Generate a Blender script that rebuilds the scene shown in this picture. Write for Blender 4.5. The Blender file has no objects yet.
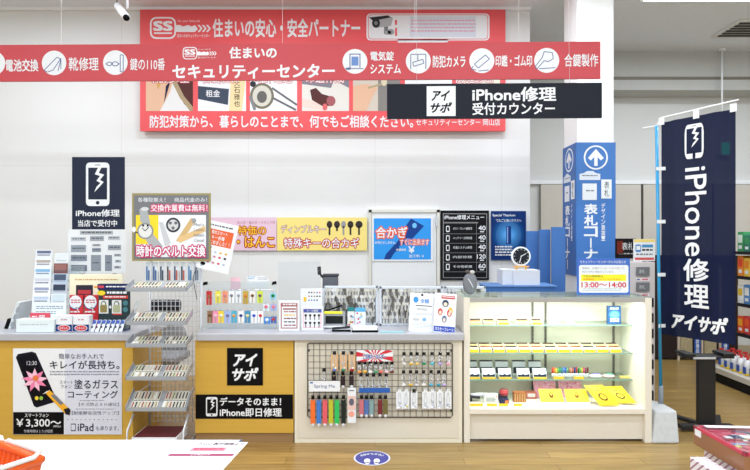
import bpy, bmesh, math, random
from mathutils import Vector, Matrix, Euler
random.seed(7)
C = bpy.context.scene.collection
F, CX, CY, EZ = 541.67, 375.0, 240.0, 1.55
# ---------------------------------------------------------------- camera, light, exposure
cam = bpy.data.objects.new('camera', bpy.data.cameras.new('camera')); C.objects.link(cam)
cam.location = (0, 0, EZ); cam.rotation_euler = (math.pi/2, 0, 0)
cam.data.sensor_width = 36; cam.data.lens = 26.0; cam.data.shift_y = 5/750
cam.data.clip_start = 0.05; cam.data.clip_end = 60
bpy.context.scene.camera = cam
W = bpy.data.worlds.new('world'); bpy.context.scene.world = W; W.use_nodes = True
W.node_tree.nodes['Background'].inputs[0].default_value = (0.86, 0.95, 1.0, 1)
W.node_tree.nodes['Background'].inputs[1].default_value = 1.6
vs = bpy.context.scene.view_settings
vs.view_transform = 'Standard'; vs.look = 'None'; vs.gamma = 1; vs.use_curve_mapping = False
vs.exposure = -0.34
bpy.context.scene.cycles.max_bounces = 8
bpy.context.scene.cycles.transparent_max_bounces = 24
def area(name, loc, sx, sy, power, rot=(0,0,0), col=(1,1,1)):
    l = bpy.data.lights.new(name, 'AREA'); l.shape = 'RECTANGLE'; l.size = sx; l.size_y = sy; l.energy = power; l.color = col
    o = bpy.data.objects.new(name, l); C.objects.link(o); o.location = loc; o.rotation_euler = rot; return o
CEIL = 4.2
LAMPS = [(x, y) for y in (0.6, 2.6, 4.7) for x in (-3.6, -1.2, 1.2, 3.6)] + [(x, y) for y in (-1.4, -3.2) for x in (-3.6, -1.2, 1.2, 3.6)] + [(3.5, 5.74), (5.0, 5.74), (5.8, 2.6)]  # rows at negative y are unseen, added behind the camera for frontal light
for x, y in LAMPS: area('ceiling_tube_and_fill_light', (x, y, CEIL-0.09), 1.2, 0.22, 42, col=(.88, .96, 1.06))
area('showcase_tube_light', (1.40, 4.2, 1.073), 1.2, 0.05, 18, col=(1, 1, .97))
# ---------------------------------------------------------------- materials
def lin(c):
    c = c/255.0
    return c/12.92 if c <= .04045 else ((c+.055)/1.055)**2.4
def L3(c): return (lin(c[0]), lin(c[1]), lin(c[2]), 1)
_mc = {}
def M(*c, rough=.55, metal=0, noise=0, scale=40, name=None, bump=0):
    key = (c, rough, metal, noise, scale, bump)
    if key in _mc: return _mc[key]
    m = bpy.data.materials.new(name or 'surface_%d_%d_%d' % c); m.use_nodes = True
    nt = m.node_tree; b = nt.nodes['Principled BSDF']
    b.inputs['Base Color'].default_value = L3(c); b.inputs['Roughness'].default_value = rough; b.inputs['Metallic'].default_value = metal
    if sum(c) < 260 and rough == .55: b.inputs['Specular IOR Level'].default_value = .12
    tc = nt.nodes.new('ShaderNodeTexCoord'); n = nt.nodes.new('ShaderNodeTexNoise'); n.inputs['Scale'].default_value = scale; n.inputs['Detail'].default_value = 3
    nt.links.new(tc.outputs['Object'], n.inputs['Vector'])
    k = noise or .03
    mx = nt.nodes.new('ShaderNodeMix'); mx.data_type = 'RGBA'
    l = L3(c); mx.inputs[6].default_value = tuple(v*(1-k) for v in l[:3])+(1,); mx.inputs[7].default_value = tuple(min(1, v*(1+k)) for v in l[:3])+(1,)
    nt.links.new(n.outputs['Fac'], mx.inputs[0]); nt.links.new(mx.outputs[2], b.inputs['Base Color'])
    if bump:
        bp = nt.nodes.new('ShaderNodeBump'); bp.inputs['Strength'].default_value = bump; bp.inputs['Distance'].default_value = .01
        nt.links.new(n.outputs['Fac'], bp.inputs['Height']); nt.links.new(bp.outputs[0], b.inputs['Normal'])
    _mc[key] = m; return m
def glassy(name, tint=(235, 245, 242), fac=.12, refl=.5):
    m = bpy.data.materials.new(name); m.use_nodes = True; nt = m.node_tree; nt.nodes.clear()
    out = nt.nodes.new('ShaderNodeOutputMaterial'); t = nt.nodes.new('ShaderNodeBsdfTransparent'); g = nt.nodes.new('ShaderNodeBsdfGlossy')
    d = nt.nodes.new('ShaderNodeBsdfDiffuse'); fr = nt.nodes.new('ShaderNodeFresnel'); fr.inputs[0].default_value = 1.25
    t.inputs[0].default_value = L3(tint); g.inputs['Roughness'].default_value = .03; d.inputs[0].default_value = L3(tint)
    mu = nt.nodes.new('ShaderNodeMath'); mu.operation = 'MULTIPLY'; mu.inputs[1].default_value = refl
    a = nt.nodes.new('ShaderNodeMixShader'); b = nt.nodes.new('ShaderNodeMixShader'); a.inputs[0].default_value = fac
    nt.links.new(t.outputs[0], a.inputs[1]); nt.links.new(d.outputs[0], a.inputs[2])
    nt.links.new(fr.outputs[0], mu.inputs[0]); nt.links.new(mu.outputs[0], b.inputs[0]); nt.links.new(a.outputs[0], b.inputs[1]); nt.links.new(g.outputs[0], b.inputs[2])
    nt.links.new(b.outputs[0], out.inputs[0]); return m
def wood(name, c1, c2, axis=0, stretch=14, rough=.45):
    m = bpy.data.materials.new(name); m.use_nodes = True; nt = m.node_tree; b = nt.nodes['Principled BSDF']; b.inputs['Roughness'].default_value = rough
    tc = nt.nodes.new('ShaderNodeTexCoord'); mp = nt.nodes.new('ShaderNodeMapping'); s = [stretch]*3; s[axis] = .8; mp.inputs['Scale'].default_value = s
    n = nt.nodes.new('ShaderNodeTexNoise'); n.inputs['Scale'].default_value = 3; n.inputs['Detail'].default_value = 6
    mx = nt.nodes.new('ShaderNodeMix'); mx.data_type = 'RGBA'; mx.inputs[6].default_value = L3(c1); mx.inputs[7].default_value = L3(c2)
    nt.links.new(tc.outputs['Object'], mp.inputs[0]); nt.links.new(mp.outputs[0], n.inputs[0]); nt.links.new(n.outputs['Fac'], mx.inputs[0]); nt.links.new(mx.outputs[2], b.inputs['Base Color']); return m
def floor_mat():
    m = bpy.data.materials.new('laminate_floor'); m.use_nodes = True; nt = m.node_tree; b = nt.nodes['Principled BSDF']
    b.inputs['Roughness'].default_value = .28
    tc = nt.nodes.new('ShaderNodeTexCoord'); br = nt.nodes.new('ShaderNodeTexBrick')
    br.inputs['Scale'].default_value = 1; br.inputs['Brick Width'].default_value = 1.25; br.inputs['Row Height'].default_value = .11; br.inputs['Mortar Size'].default_value = .0022; br.inputs['Bias'].default_value = 0
    br.inputs['Color1'].default_value = L3((182, 146, 84)); br.inputs['Color2'].default_value = L3((162, 128, 74)); br.inputs['Mortar'].default_value = L3((110, 78, 40))
    nt.links.new(tc.outputs['Object'], br.inputs['Vector'])
    mp = nt.nodes.new('ShaderNodeMapping'); mp.inputs['Scale'].default_value = (1.2, 22, 1); n = nt.nodes.new('ShaderNodeTexNoise'); n.inputs['Scale'].default_value = 2.2; n.inputs['Detail'].default_value = 6
    nt.links.new(tc.outputs['Object'], mp.inputs[0]); nt.links.new(mp.outputs[0], n.inputs[0])
    mx = nt.nodes.new('ShaderNodeMix'); mx.data_type = 'RGBA'; mx.blend_type = 'MULTIPLY'; mx.inputs[0].default_value = 1
    rp = nt.nodes.new('ShaderNodeValToRGB'); rp.color_ramp.elements[0].position = .3; rp.color_ramp.elements[0].color = (.62, .58, .5, 1); rp.color_ramp.elements[1].position = .65; rp.color_ramp.elements[1].color = (1, 1, 1, 1)
    nt.links.new(n.outputs['Fac'], rp.inputs[0]); nt.links.new(br.outputs['Color'], mx.inputs[6]); nt.links.new(rp.outputs[0], mx.inputs[7])
    # paler boards laid on the right hand side of x = 0
    sx = nt.nodes.new('ShaderNodeSeparateXYZ'); nt.links.new(tc.outputs['Object'], sx.inputs[0])
    gt = nt.nodes.new('ShaderNodeMath'); gt.operation = 'GREATER_THAN'; gt.inputs[1].default_value = .0; nt.links.new(sx.outputs[0], gt.inputs[0])
    m2 = nt.nodes.new('ShaderNodeMix'); m2.data_type = 'RGBA'; m2.blend_type = 'MULTIPLY'; m2.inputs[7].default_value = (.86, .93, 1.0, 1)
    nt.links.new(gt.outputs[0], m2.inputs[0]); nt.links.new(mx.outputs[2], m2.inputs[6]); nt.links.new(m2.outputs[2], b.inputs['Base Color'])
    return m
def lamp_mat():
    m = bpy.data.materials.new('lamp_diffuser'); m.use_nodes = True; b = m.node_tree.nodes['Principled BSDF']
    b.inputs['Emission Color'].default_value = (1, 1, .97, 1); b.inputs['Emission Strength'].default_value = 3; return m
def cloth_mat():
    m = bpy.data.materials.new('navy_flag_cloth'); m.use_nodes = True; nt = m.node_tree; nt.nodes.clear()
    out = nt.nodes.new('ShaderNodeOutputMaterial'); t = nt.nodes.new('ShaderNodeBsdfTransparent'); d = nt.nodes.new('ShaderNodeBsdfDiffuse'); d.inputs[0].default_value = L3((30, 36, 62))
    a = nt.nodes.new('ShaderNodeMixShader'); a.inputs[0].default_value = .975
    nt.links.new(t.outputs[0], a.inputs[1]); nt.links.new(d.outputs[0], a.inputs[2]); nt.links.new(a.outputs[0], out.inputs[0]); return m
def stripe_mat():
    m = bpy.data.materials.new('striped_card'); m.use_nodes = True; nt = m.node_tree; b = nt.nodes['Principled BSDF']
    tc = nt.nodes.new('ShaderNodeTexCoord'); w = nt.nodes.new('ShaderNodeTexWave'); w.wave_type = 'BANDS'; w.bands_direction = 'DIAGONAL'; w.inputs['Scale'].default_value = 22
    rp = nt.nodes.new('ShaderNodeValToRGB'); rp.color_ramp.interpolation = 'CONSTANT'; rp.color_ramp.elements[0].color = L3((238, 232, 236)); rp.color_ramp.elements[1].position = .72; rp.color_ramp.elements[1].color = L3((168, 128, 146))
    nt.links.new(tc.outputs['Object'], w.inputs[0]); nt.links.new(w.outputs['Fac'], rp.inputs[0]); nt.links.new(rp.outputs[0], b.inputs['Base Color']); return m
GLASS = glassy('clear_glass', (250, 253, 252), .01, .35)
SHELFGLASS = glassy('green_edged_glass', (240, 248, 244), .08, .5)
ACRYL = glassy('clear_acrylic', (246, 249, 250), .10, .4)
THIN = glassy('thin_acrylic', (248, 250, 251), .03, .3)
WOODM = wood('light_wood_laminate', (212, 170, 70), (200, 156, 58), axis=0, stretch=10)
WHITE = M(240, 242, 243); PAPER = M(233, 235, 237); BLACK = M(10, 10, 13); RED = M(198, 68, 75); NAVY = M(42, 48, 66)
CREAM = M(232, 224, 203, rough=.5, noise=.03, scale=3); CHROME = M(200, 200, 204, rough=.25, metal=1); WTOP = M(180, 181, 187, rough=.35, noise=.05, scale=160)
# ---------------------------------------------------------------- mesh helpers
def P(px, py, d): return Vector(((px-CX)*d/F, d, EZ-(py-CY)*d/F))
def wloc(o):
    v = Vector((0, 0, 0))
    while o: v += o.location; o = o.parent
    return v
class MB:
    def __init__(s): s.v = []; s.f = []; s.m = []; s.mats = []; s.sm = []
    def mi(s, m):
        if m not in s.mats: s.mats.append(m)
        return s.mats.index(m)
    def add(s, vs, fs, m, smooth=False):
        b = len(s.v); s.v += [Vector(v) for v in vs]; k = s.mi(m)
        for f in fs: s.f.append([b+i for i in f]); s.m.append(k); s.sm.append(smooth)
        return s
    def box(s, x0, x1, y0, y1, z0, z1, m):
        x0, x1 = sorted((x0, x1)); y0, y1 = sorted((y0, y1)); z0, z1 = sorted((z0, z1))
        return s.add([(x0,y0,z0),(x1,y0,z0),(x1,y1,z0),(x0,y1,z0),(x0,y0,z1),(x1,y0,z1),(x1,y1,z1),(x0,y1,z1)],
              [(0,3,2,1),(4,5,6,7),(0,1,5,4),(1,2,6,5),(2,3,7,6),(3,0,4,7)], m)
    def obox(s, o, a, b, c, m):     # corner o, edge vectors a, b, c
        o, a, b, c = map(Vector, (o, a, b, c)); q = [o, o+a, o+a+b, o+b]; q += [p+c for p in q]
        fs = [(0,3,2,1),(4,5,6,7),(0,1,5,4),(1,2,6,5),(2,3,7,6),(3,0,4,7)]
        if a.cross(b).dot(c) < 0: fs = [f[::-1] for f in fs]
        return s.add(q, fs, m)
    def prism(s, pts, ext, m):      # polygon (3d points) extruded by a vector
        pts = [Vector(p) for p in pts]; e = Vector(ext); n = len(pts)
        return s.add(pts+[p+e for p in pts], [list(range(n))[::-1], list(range(n, 2*n))]+[(i, (i+1) % n, n+(i+1) % n, n+i) for i in range(n)], m)
    def tube(s, path, r, m, n=8):
        path = [Vector(p) for p in path]; vs = []; k = len(path)
        for i, p in enumerate(path):
            d = (path[min(i+1, k-1)]-path[max(i-1, 0)]).normalized()
            u = d.cross(Vector((0, 0, 1)) if abs(d.z) < .9 else Vector((1, 0, 0))).normalized(); w = d.cross(u)
            rr = r[i] if isinstance(r, (list, tuple)) else r
            vs += [p+(u*math.cos(t)+w*math.sin(t))*rr for t in [2*math.pi*j/n for j in range(n)]]
        fs = [(i*n+j, i*n+(j+1) % n, (i+1)*n+(j+1) % n, (i+1)*n+j) for i in range(k-1) for j in range(n)]
        fs += [tuple(range(n))[::-1], tuple(range((k-1)*n, k*n))]
        return s.add(vs, fs, m, n > 6)
    def ball(s, c, rx, ry, rz, m, a=10, b=6):
        vs = []; c = Vector(c)
        for i in range(b+1):
            th = math.pi*i/b
            vs += [c+Vector((rx*math.sin(th)*math.cos(2*math.pi*j/a), ry*math.sin(th)*math.sin(2*math.pi*j/a), rz*math.cos(th))) for j in range(a)]
        return s.add(vs, [(i*a+j, (i+1)*a+j, (i+1)*a+(j+1) % a, i*a+(j+1) % a) for i in range(b) for j in range(a)], m, True)
    def build(s, name, parent=None, loc=None, bevel=0, rename=True):
        me = bpy.data.meshes.new(name)
        o = bpy.data.objects.new(name, me); C.objects.link(o)
        if parent: o.parent = parent; off = wloc(parent)
        else: off = Vector(loc) if loc is not None else Vector((0, 0, 0)); o.location = off
        me.from_pydata([v-off for v in s.v], [], s.f)
        for m in s.mats: me.materials.append(m)
        me.polygons.foreach_set('material_index', s.m); me.polygons.foreach_set('use_smooth', s.sm); me.update()
        if bevel:
            b = o.modifiers.new('bevel', 'BEVEL'); b.width = bevel; b.segments = 2; b.limit_method = 'ANGLE'
        return o
def tag(o, label, cat, group=None):
    assert 4 <= len(label.split()) <= 16, label
    o['label'] = label; o['category'] = cat
    if group: o['group'] = group
    return o
def thing(name, label, cat, loc, group=None):
    o = bpy.data.objects.new(name, None); C.objects.link(o); o.location = loc; o.empty_display_size = .05; return tag(o, label, cat, group)
def struct(name, mb, bevel=0):
    o = mb.build(name, bevel=bevel); o['kind'] = 'structure'; return o
def dup(root, loc, rotz=0, label=None):
    r = root.copy(); C.objects.link(r); r.location = loc; r.rotation_euler = (0, 0, rotz)
    if label: r['label'] = label
    for ch in root.children:
        c = ch.copy(); C.objects.link(c); c.parent = r
        for g in ch.children:
            d = g.copy(); C.objects.link(d); d.parent = c
    return r
ORD = ['first', 'second', 'third', 'fourth', 'fifth', 'sixth', 'seventh', 'eighth', 'ninth', 'tenth', 'eleventh', 'twelfth', 'thirteenth', 'fourteenth', 'fifteenth', 'sixteenth', 'seventeenth', 'eighteenth', 'nineteenth', 'twentieth']
# ---------------------------------------------------------------- lettering and print
_tc = {}
def glyphs(s, off, shear=0):
    k = (s, off, shear)
    if k not in _tc:
        cu = bpy.data.curves.new('t', 'FONT'); cu.body = s; cu.size = 1; cu.offset = off; cu.shear = shear; cu.resolution_u = 3
        o = bpy.data.objects.new('t', cu); C.objects.link(o); dg = bpy.context.evaluated_depsgraph_get()
        me = bpy.data.meshes.new_from_object(o.evaluated_get(dg)); 
        _tc[k] = ([(v.co.x, v.co.y) for v in me.vertices], [list(p.vertices) for p in me.polygons])
        bpy.data.objects.remove(o); bpy.data.meshes.remove(me); bpy.data.curves.remove(cu)
    return _tc[k]
class Pl:
    """flat sheet; design coordinates (x right, y down) go to o + u x + v y, layers rise along n"""
    def __init__(s, o, u, v, bend=None):
        s.o, s.u, s.v = Vector(o), Vector(u), Vector(v); s.n = s.v.cross(s.u).normalized()*-1
        if s.n.y > 0 and abs(s.n.y) > .05: s.n = -s.n
        s.bend = bend
    def at(s, x, y, l=0):
        p = s.o+s.u*x+s.v*y+s.n*(l*.0008)
        if s.bend: p = p+s.n*(s.bend(x)+.004*(l > 0))
        return p
def frontal(d): return Pl(P(0, 0, d), (d/F, 0, 0), (0, 0, -d/F))
class Print:
    def __init__(s, pl, parent): s.pl, s.parent, s.b = pl, parent, {}
    def mb(s, part):
        if part not in s.b: s.b[part] = MB()
        return s.b[part]
    def poly(s, part, pts, m, l=1):
        q = [s.pl.at(x, y, l) for x, y in pts]
        s.mb(part).add(q, [list(range(len(q)))], m)
    def rect(s, part, x0, y0, x1, y1, m, l=1): s.poly(part, [(x0, y0), (x0, y1), (x1, y1), (x1, y0)], m, l)
    def rrect(s, part, x0, y0, x1, y1, r, m, l=1):
        pts = []
        for cx, cy, a in ((x1-r, y0+r, -90), (x1-r, y1-r, 0), (x0+r, y1-r, 90), (x0+r, y0+r, 180)):
            pts += [(cx+r*math.cos(math.radians(a+t)), cy+r*math.sin(math.radians(a+t))) for t in (0, 30, 60, 90)]
        s.poly(part, pts, m, l)
    def ell(s, part, cx, cy, rx, ry, m, l=1, n=24):
        s.poly(part, [(cx+rx*math.cos(2*math.pi*i/n), cy-ry*math.sin(2*math.pi*i/n)) for i in range(n)], m, l)
    def line(s, part, pts, w, m, l=2):
        for (a, b), (c, d) in zip(pts, pts[1:]):
            L = math.hypot(c-a, d-b) or 1; nx, ny = -(d-b)/L*w/2, (c-a)/L*w/2
            s.poly(part, [(a+nx, b+ny), (c+nx, d+ny), (c-nx, d-ny), (a-nx, b-ny)], m, l)
    def dashes(s, part, x0, y0, x1, y1, n, m, l=2, w=.45, seed=0):   # rows of print too small to read
        if part == 'lettering': part = 'small_print'
        r = random.Random(seed+int(x0*7+y0)); h = (y1-y0)/n
        for i in range(n):
            x = x0; yy = y0+h*i
            while x < x1-.6:
                e = min(x1, x+r.uniform(1.2, 4)); s.rect(part, x, yy, e, yy+h*w, m, l); x = e+r.uniform(.4, .9)
    def text(s, part, t, x0, y0, x1, y1, m, l=2, bold=.012, shear=0, out=None, om=None, rot=0):
        V, Fc = glyphs(t, 0, shear)
        if not V: return
        ax, bx = min(v[0] for v in V), max(v[0] for v in V); ay, by = min(v[1] for v in V), max(v[1] for v in V)
        if part == 'lettering' and ax is not None: s.k = getattr(s, 'k', 0)+1; part = ('lettering', s.k)
        def put(dx, dy, m, l):
            q = []
            for x, y in V:
                x += dx; y += dy
                u, w = (x-ax)/(bx-ax or 1), (y-ay)/(by-ay or 1)
                if rot == 90: X, Y = x0+(w)*(x1-x0), y0+u*(y1-y0)
                else: X, Y = x0+u*(x1-x0), y1-w*(y1-y0)
                q.append(s.pl.at(X, Y, l))
            s.mb(part).add(q, Fc, m)
        if out:
            for i in range(10): a = i*math.pi/5; put(math.cos(a)*(bold+out)*1.25, math.sin(a)*(bold+out)*1.25, om, l+i*.03)
            l += 1
        if bold > .004:
            for i, (a, c) in enumerate(((-1, -1), (1, -1), (-1, 1), (1, 1))): put(a*bold*.9, c*bold*.9, m, l+i*.03)
        else: put(0, 0, m, l)
    def vtext(s, part, t, x0, y0, x1, y1, m, l=2, bold=.015, shear=0):
        h = (y1-y0)/len(t)
        for i, ch in enumerate(t):
            a = y0+h*i+h*.06; b = y0+h*(i+1)-h*.06; cx = (x0+x1)/2
            if ch == 'ー': s.rect(part, cx-(x1-x0)*.06, a, cx+(x1-x0)*.06, b, m, l)
            else: s.text(part, ch, x0, a, x1, b, m, l, bold, shear)
    def done(s):
        for k, b in s.b.items(): b.build(k if isinstance(k, str) else k[0], s.parent)
def board(name, label, cat, pl, x0, y0, x1, y1, m, th=.006, group=None, frame=None, fw=1, l0=0):
    """one rigid sheet with its printed parts; origin at its foot"""
    c = pl.at((x0+x1)/2, y1); mb = MB()
    mb.obox(pl.at(x0, y0), pl.at(x1, y0)-pl.at(x0, y0), pl.at(x0, y1)-pl.at(x0, y0), pl.n*-th, m)
    o = mb.build(name, loc=c); tag(o, label, cat, group)
    pr = Print(pl, o)
    return o, pr
def phone_icon(pr, part, x0, y0, x1, y1, fg, bg, l=2, crack=True):
    w, h = x1-x0, y1-y0
    pr.rrect(part, x0, y0, x1, y1, w*.16, fg, l)
    pr.rect(part, x0+w*.1, y0+h*.12, x1-w*.1, y1-h*.15, bg, l+1)
    pr.ell(part, (x0+x1)/2, y1-h*.075, w*.08, w*.08, bg, l+1, 12)
    pr.rect(part, x0+w*.38, y0+h*.05, x0+w*.62, y0+h*.065, bg, l+1)
    if crack:
        q = [(.58, .12), (.42, .25), (.68, .30), (.5, .42), (.72, .46), (.45, .58), (.38, .68)]
        pr.poly(part, [(x0+w*a, y0+h*b) for a, b in [(.52,.12),(.38,.27),(.6,.31),(.45,.42),(.62,.47),(.45,.56),(.36,.68),(.53,.59),(.76,.45),(.6,.4),(.78,.28),(.55,.24),(.66,.12)]], fg, l+2)
# ================================================================ THE SETTING
YB = 6.2; XC = (530-CX)*YB/F
struct('floor', MB().box(-7, 7.5, -4, 9, -.1, 0, floor_mat()))
struct('ceiling', MB().box(-7, 7.5, -4, 9, CEIL, CEIL+.1, M(232, 236, 242, rough=.9, noise=.05, scale=20)))
def wall_back_mat():
    m = bpy.data.materials.new('painted_wall_panels'); m.use_nodes = True; nt = m.node_tree; b = nt.nodes['Principled BSDF']; b.inputs['Roughness'].default_value = .6
    tc = nt.nodes.new('ShaderNodeTexCoord'); n = nt.nodes.new('ShaderNodeTexNoise'); n.inputs['Scale'].default_value = 1.1; n.inputs['Detail'].default_value = 5
    br = nt.nodes.new('ShaderNodeTexBrick'); mp = nt.nodes.new('ShaderNodeMapping'); mp.inputs['Rotation'].default_value = (math.pi/2, 0, 0)
    nt.links.new(tc.outputs['Object'], mp.inputs[0]); nt.links.new(mp.outputs[0], br.inputs['Vector']); nt.links.new(tc.outputs['Object'], n.inputs[0])
    br.offset = 0; br.inputs['Scale'].default_value = 1; br.inputs['Brick Width'].default_value = 1.45; br.inputs['Row Height'].default_value = 2.4; br.inputs['Mortar Size'].default_value = .003
    for k in ('Color1', 'Color2'): br.inputs[k].default_value = (1, 1, 1, 1)
    br.inputs['Mortar'].default_value = (.86, .86, .85, 1)
    mx = nt.nodes.new('ShaderNodeMix'); mx.data_type = 'RGBA'; mx.inputs[6].default_value = L3((227, 227, 224)); mx.inputs[7].default_value = L3((234, 236, 235)); nt.links.new(n.outputs['Fac'], mx.inputs[0])
    m2 = nt.nodes.new('ShaderNodeMix'); m2.data_type = 'RGBA'; m2.blend_type = 'MULTIPLY'; m2.inputs[0].default_value = 1
    nt.links.new(mx.outputs[2], m2.inputs[6]); nt.links.new(br.outputs[0], m2.inputs[7]); nt.links.new(m2.outputs[2], b.inputs['Base Color']); return m
struct('wall_back', MB().box(-7, XC, YB, YB+.15, 0, CEIL, wall_back_mat()))
BEAM = M(240, 242, 242, rough=.8, noise=.04, scale=8)
struct('trim_1', MB().box(-7, XC, YB-.05, YB, EZ+(CY-9.5)*(YB-.05)/F, CEIL, BEAM))
YF = 8.0
struct('wall_far', MB().box(1.0, 7.5, YF, YF+.15, 0, CEIL, M(216, 216, 213, rough=.7, noise=.02, scale=3)))
struct('trim_2', MB().box(1.0, 7.5, 7.6, YF, P(0, 90, 7.6).z, CEIL, M(190, 190, 186, rough=.8, noise=.04, scale=8)))
struct('trim_3', MB().box(1.0, 7.5, YF-.06, YF, P(0, 184, 7.94).z, P(0, 180, 7.94).z, M(238, 239, 240)))
struct('trim_4', MB().box(1.0, 7.5, 7.585, 7.6, P(0, 79.5, 7.6).z, P(0, 77, 7.6).z, M(120, 112, 100)))
struct('wall_left', MB().box(-7.15, -7, -4, YB+.15, 0, CEIL, M(224, 226, 224, rough=.7)))
struct('wall_right', MB().box(7.5, 7.65, -4, 9, 0, CEIL, M(214, 212, 208, rough=.7)))
struct('wall_passage', MB().box(.95, 1.05, YB+.15, YF, 0, CEIL, M(190, 186, 178, rough=.7)))
# white column
cd = 5.4; cx0, cx1 = P(577, 0, cd).x, P(613.5, 0, cd).x
struct('column', MB().box(cx0, cx1, cd, cd+.365, 0, CEIL, M(242, 244, 243, rough=.6, noise=.02, scale=5)))
# door in the back wall
dr = MB(); d = YB
dm = M(226, 228, 228, rough=.5)
def prect(px0, py0, px1, py1, dd): a, b = P(px0, py0, dd), P(px1, py1, dd); return a.x, b.x, b.z, a.z
x0, x1, _, zt = prect(372, 213, 436, 300, YB)
door = struct('door_1', MB().box(x0, x1, YB-.025, YB-.001, .01, zt, dm), )
fr = MB(); FM = M(214, 213, 202)
fr.box(x0-.035, x0-.004, YB-.04, YB-.001, 0, zt+.035, FM).box(x1+.004, x1+.04, YB-.04, YB-.001, 0, zt+.035, FM).box(x0-.035, x1+.04, YB-.04, YB-.001, zt+.004, zt+.04, FM); fr.build('door_frame', door)
MB().box(x1-.008, x1+.012, YB-.055, YB-.026, zt-.16, zt-.05, CHROME).build('door_closer', door)
MB().tube([(x0+.07, YB-.026, 1.0), (x0+.07, YB-.075, 1.0), (x0+.17, YB-.075, 1.0)], .009, CHROME).build('door_handle', door)
# ceiling lamps, including the added fill rows behind the camera
lm = lamp_mat(); proto = None
for i, (x, y) in enumerate(LAMPS):
    if proto is None:
        t = thing('ceiling_and_fill_light', 'x x x x', 'light', (x, y, CEIL), 'ceiling lights'); proto = t
        MB().box(x-.63, x+.63, y-.14, y+.14, CEIL-.06, CEIL, WHITE).build('housing', t, bevel=.004)
        MB().box(x-.6, x+.6, y-.11, y+.11, CEIL-.075, CEIL-.06, lm).build('diffuser', t)
    else: t = dup(proto, (x, y, CEIL))
    ys_ = sorted({q[1] for q in LAMPS}, reverse=True); xs_ = sorted(q[0] for q in LAMPS if q[1] == y)
    t['label'] = 'white ceiling tube and fill light, %s row from the back, %s from left' % (ORD[ys_.index(y)], ORD[xs_.index(x)])
# air vent on the ceiling
va = Vector(((742-CX)*(2.65/212), 0, 0)); vy = 6.78; vx = (748-CX)*vy/F
t = thing('ceiling_vent', 'square slatted air vent in the grey ceiling at far right', 'vent', (vx, vy, CEIL))
MB().box(vx-.3, vx+.3, vy-.28, vy+.28, CEIL-.02, CEIL, M(225, 225, 222)).build('frame', t, bevel=.004)
b = MB()
for k in range(6): b.box(vx-.25, vx+.25, vy-.23+k*.08, vy-.19+k*.08, CEIL-.03, CEIL-.019, M(70, 70, 70))
b.build('slats', t)
# roll screens on the far wall
SC = M(204, 197, 186, rough=.8, noise=.03, scale=6)
for k, (a, b_, lab) in enumerate(((541, 564, 'beige roll screen between blue partition and column'), (566, 641, 'beige roll screen behind the blue column sign'), (643.5, 712, 'beige roll screen behind the navy flag'), (714, 790, 'beige roll screen right of the navy flag'))):
    x0, x1, z0, z1 = prect(a, 184.5, b_, 300, 7.93)
    t = thing('roll_screen', lab, 'blind', ((x0+x1)/2, 7.93, z0), 'roll screens on the far wall')
    MB().box(x0, x1, 7.93, 7.945, z0-.3, z1, SC).build('fabric', t); MB().box(x0, x1, 7.915, 7.955, z0-.33, z0-.3, FM).build('bottom_bar', t)
    if k < 3: MB().box(x1+.003, x1+.022, 7.93, 7.95, z0-.3, z1, M(80, 76, 72)).build('guide_rail', t)
# hanging rod on the far ceiling
p = P(722, 60, 7.5)
t = thing('hanging_rod', 'thin white rod hanging from the ceiling above the navy flag', 'rod', (p.x, 7.5, CEIL))
MB().tube([(p.x, 7.5, CEIL), (p.x, 7.5, CEIL-.03)], .045, WHITE, 12).build('ceiling_plate', t)
MB().tube([(p.x, 7.5, CEIL-.03), (p.x, 7.5, CEIL-.95)], .012, WHITE).build('rod', t)
# exit sign, seen faintly through the flag
x0, x1, z0, z1 = prect(721, 142, 730, 155, 7.9)
em = bpy.data.materials.new('exit_sign_glow'); em.use_nodes = True; eb = em.node_tree.nodes['Principled BSDF']; eb.inputs['Base Color'].default_value = (.02, .5, .3, 1); eb.inputs['Emission Color'].default_value = (.05, .9, .6, 1); eb.inputs['Emission Strength'].default_value = 3
t = thing('exit_sign', 'small green lit exit sign glimpsed through the navy flag', 'sign', ((x0+x1)/2, 7.95, z0))
MB().box(x0, x1, 7.9, 7.999, z0, z1, WHITE).build('housing', t); MB().box(x0+.01, x1-.01, 7.893, 7.899, z0+.01, z1-.01, em).build('lit_panel', t)
# ================================================================ SIGNS ON AND BEFORE THE BACK WALL
RB = M(230, 84, 88); W_ = PAPER
def ss_logo(pr, x, y, k, part='logo', bg=RB):
    pr.rrect(part, x, y, x+26*k, y+22*k, 6*k, W_, 1); pr.rrect(part, x+1.6*k, y+1.6*k, x+24.4*k, y+20.4*k, 4.8*k, bg, 2)
    pr.text(part, 'SS', x+4*k, y+4.5*k, x+22*k, y+13.5*k, W_, 3, .04)
    pr.rect(part, x+4*k, y+15.5*k, x+22*k, y+17*k, W_, 3)
    pr.poly(part, [(x+26*k, y+8*k), (x+26*k, y+15*k), (x+45*k, y+15*k), (x+48*k, y+12*k), (x+45*k, y+8*k), (x+42*k, y+9.5*k), (x+38*k, y+8*k), (x+33*k, y+9.5*k), (x+30*k, y+8*k)], W_, 1)
    for i in range(3):
        a = x+47.5*k+i*4.2*k
        pr.poly(part, [(a, y+8*k), (a+3*k, y+11.5*k), (a, y+15*k), (a+2.2*k, y+15*k), (a+5*k, y+11.5*k), (a+2.2*k, y+8*k)], W_, 1)
    pr.text(part, 'For your Safety life', x+28*k, y+3*k, x+50*k, y+5.5*k, W_, 1, .0)
    pr.text(part, '住まいのセキュリティーセンター', x+27*k, y+17*k, x+60*k, y+20.5*k, W_, 1, .01)
pl = frontal(6.12)
big, pr = board('wall_signboard', 'large red wall signboard with white slogan, security camera picture and row of photos', 'sign', pl, 140, 9.5, 505.5, 131, RB, .03)
ss_logo(pr, 150, 17, 1.0)
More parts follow.
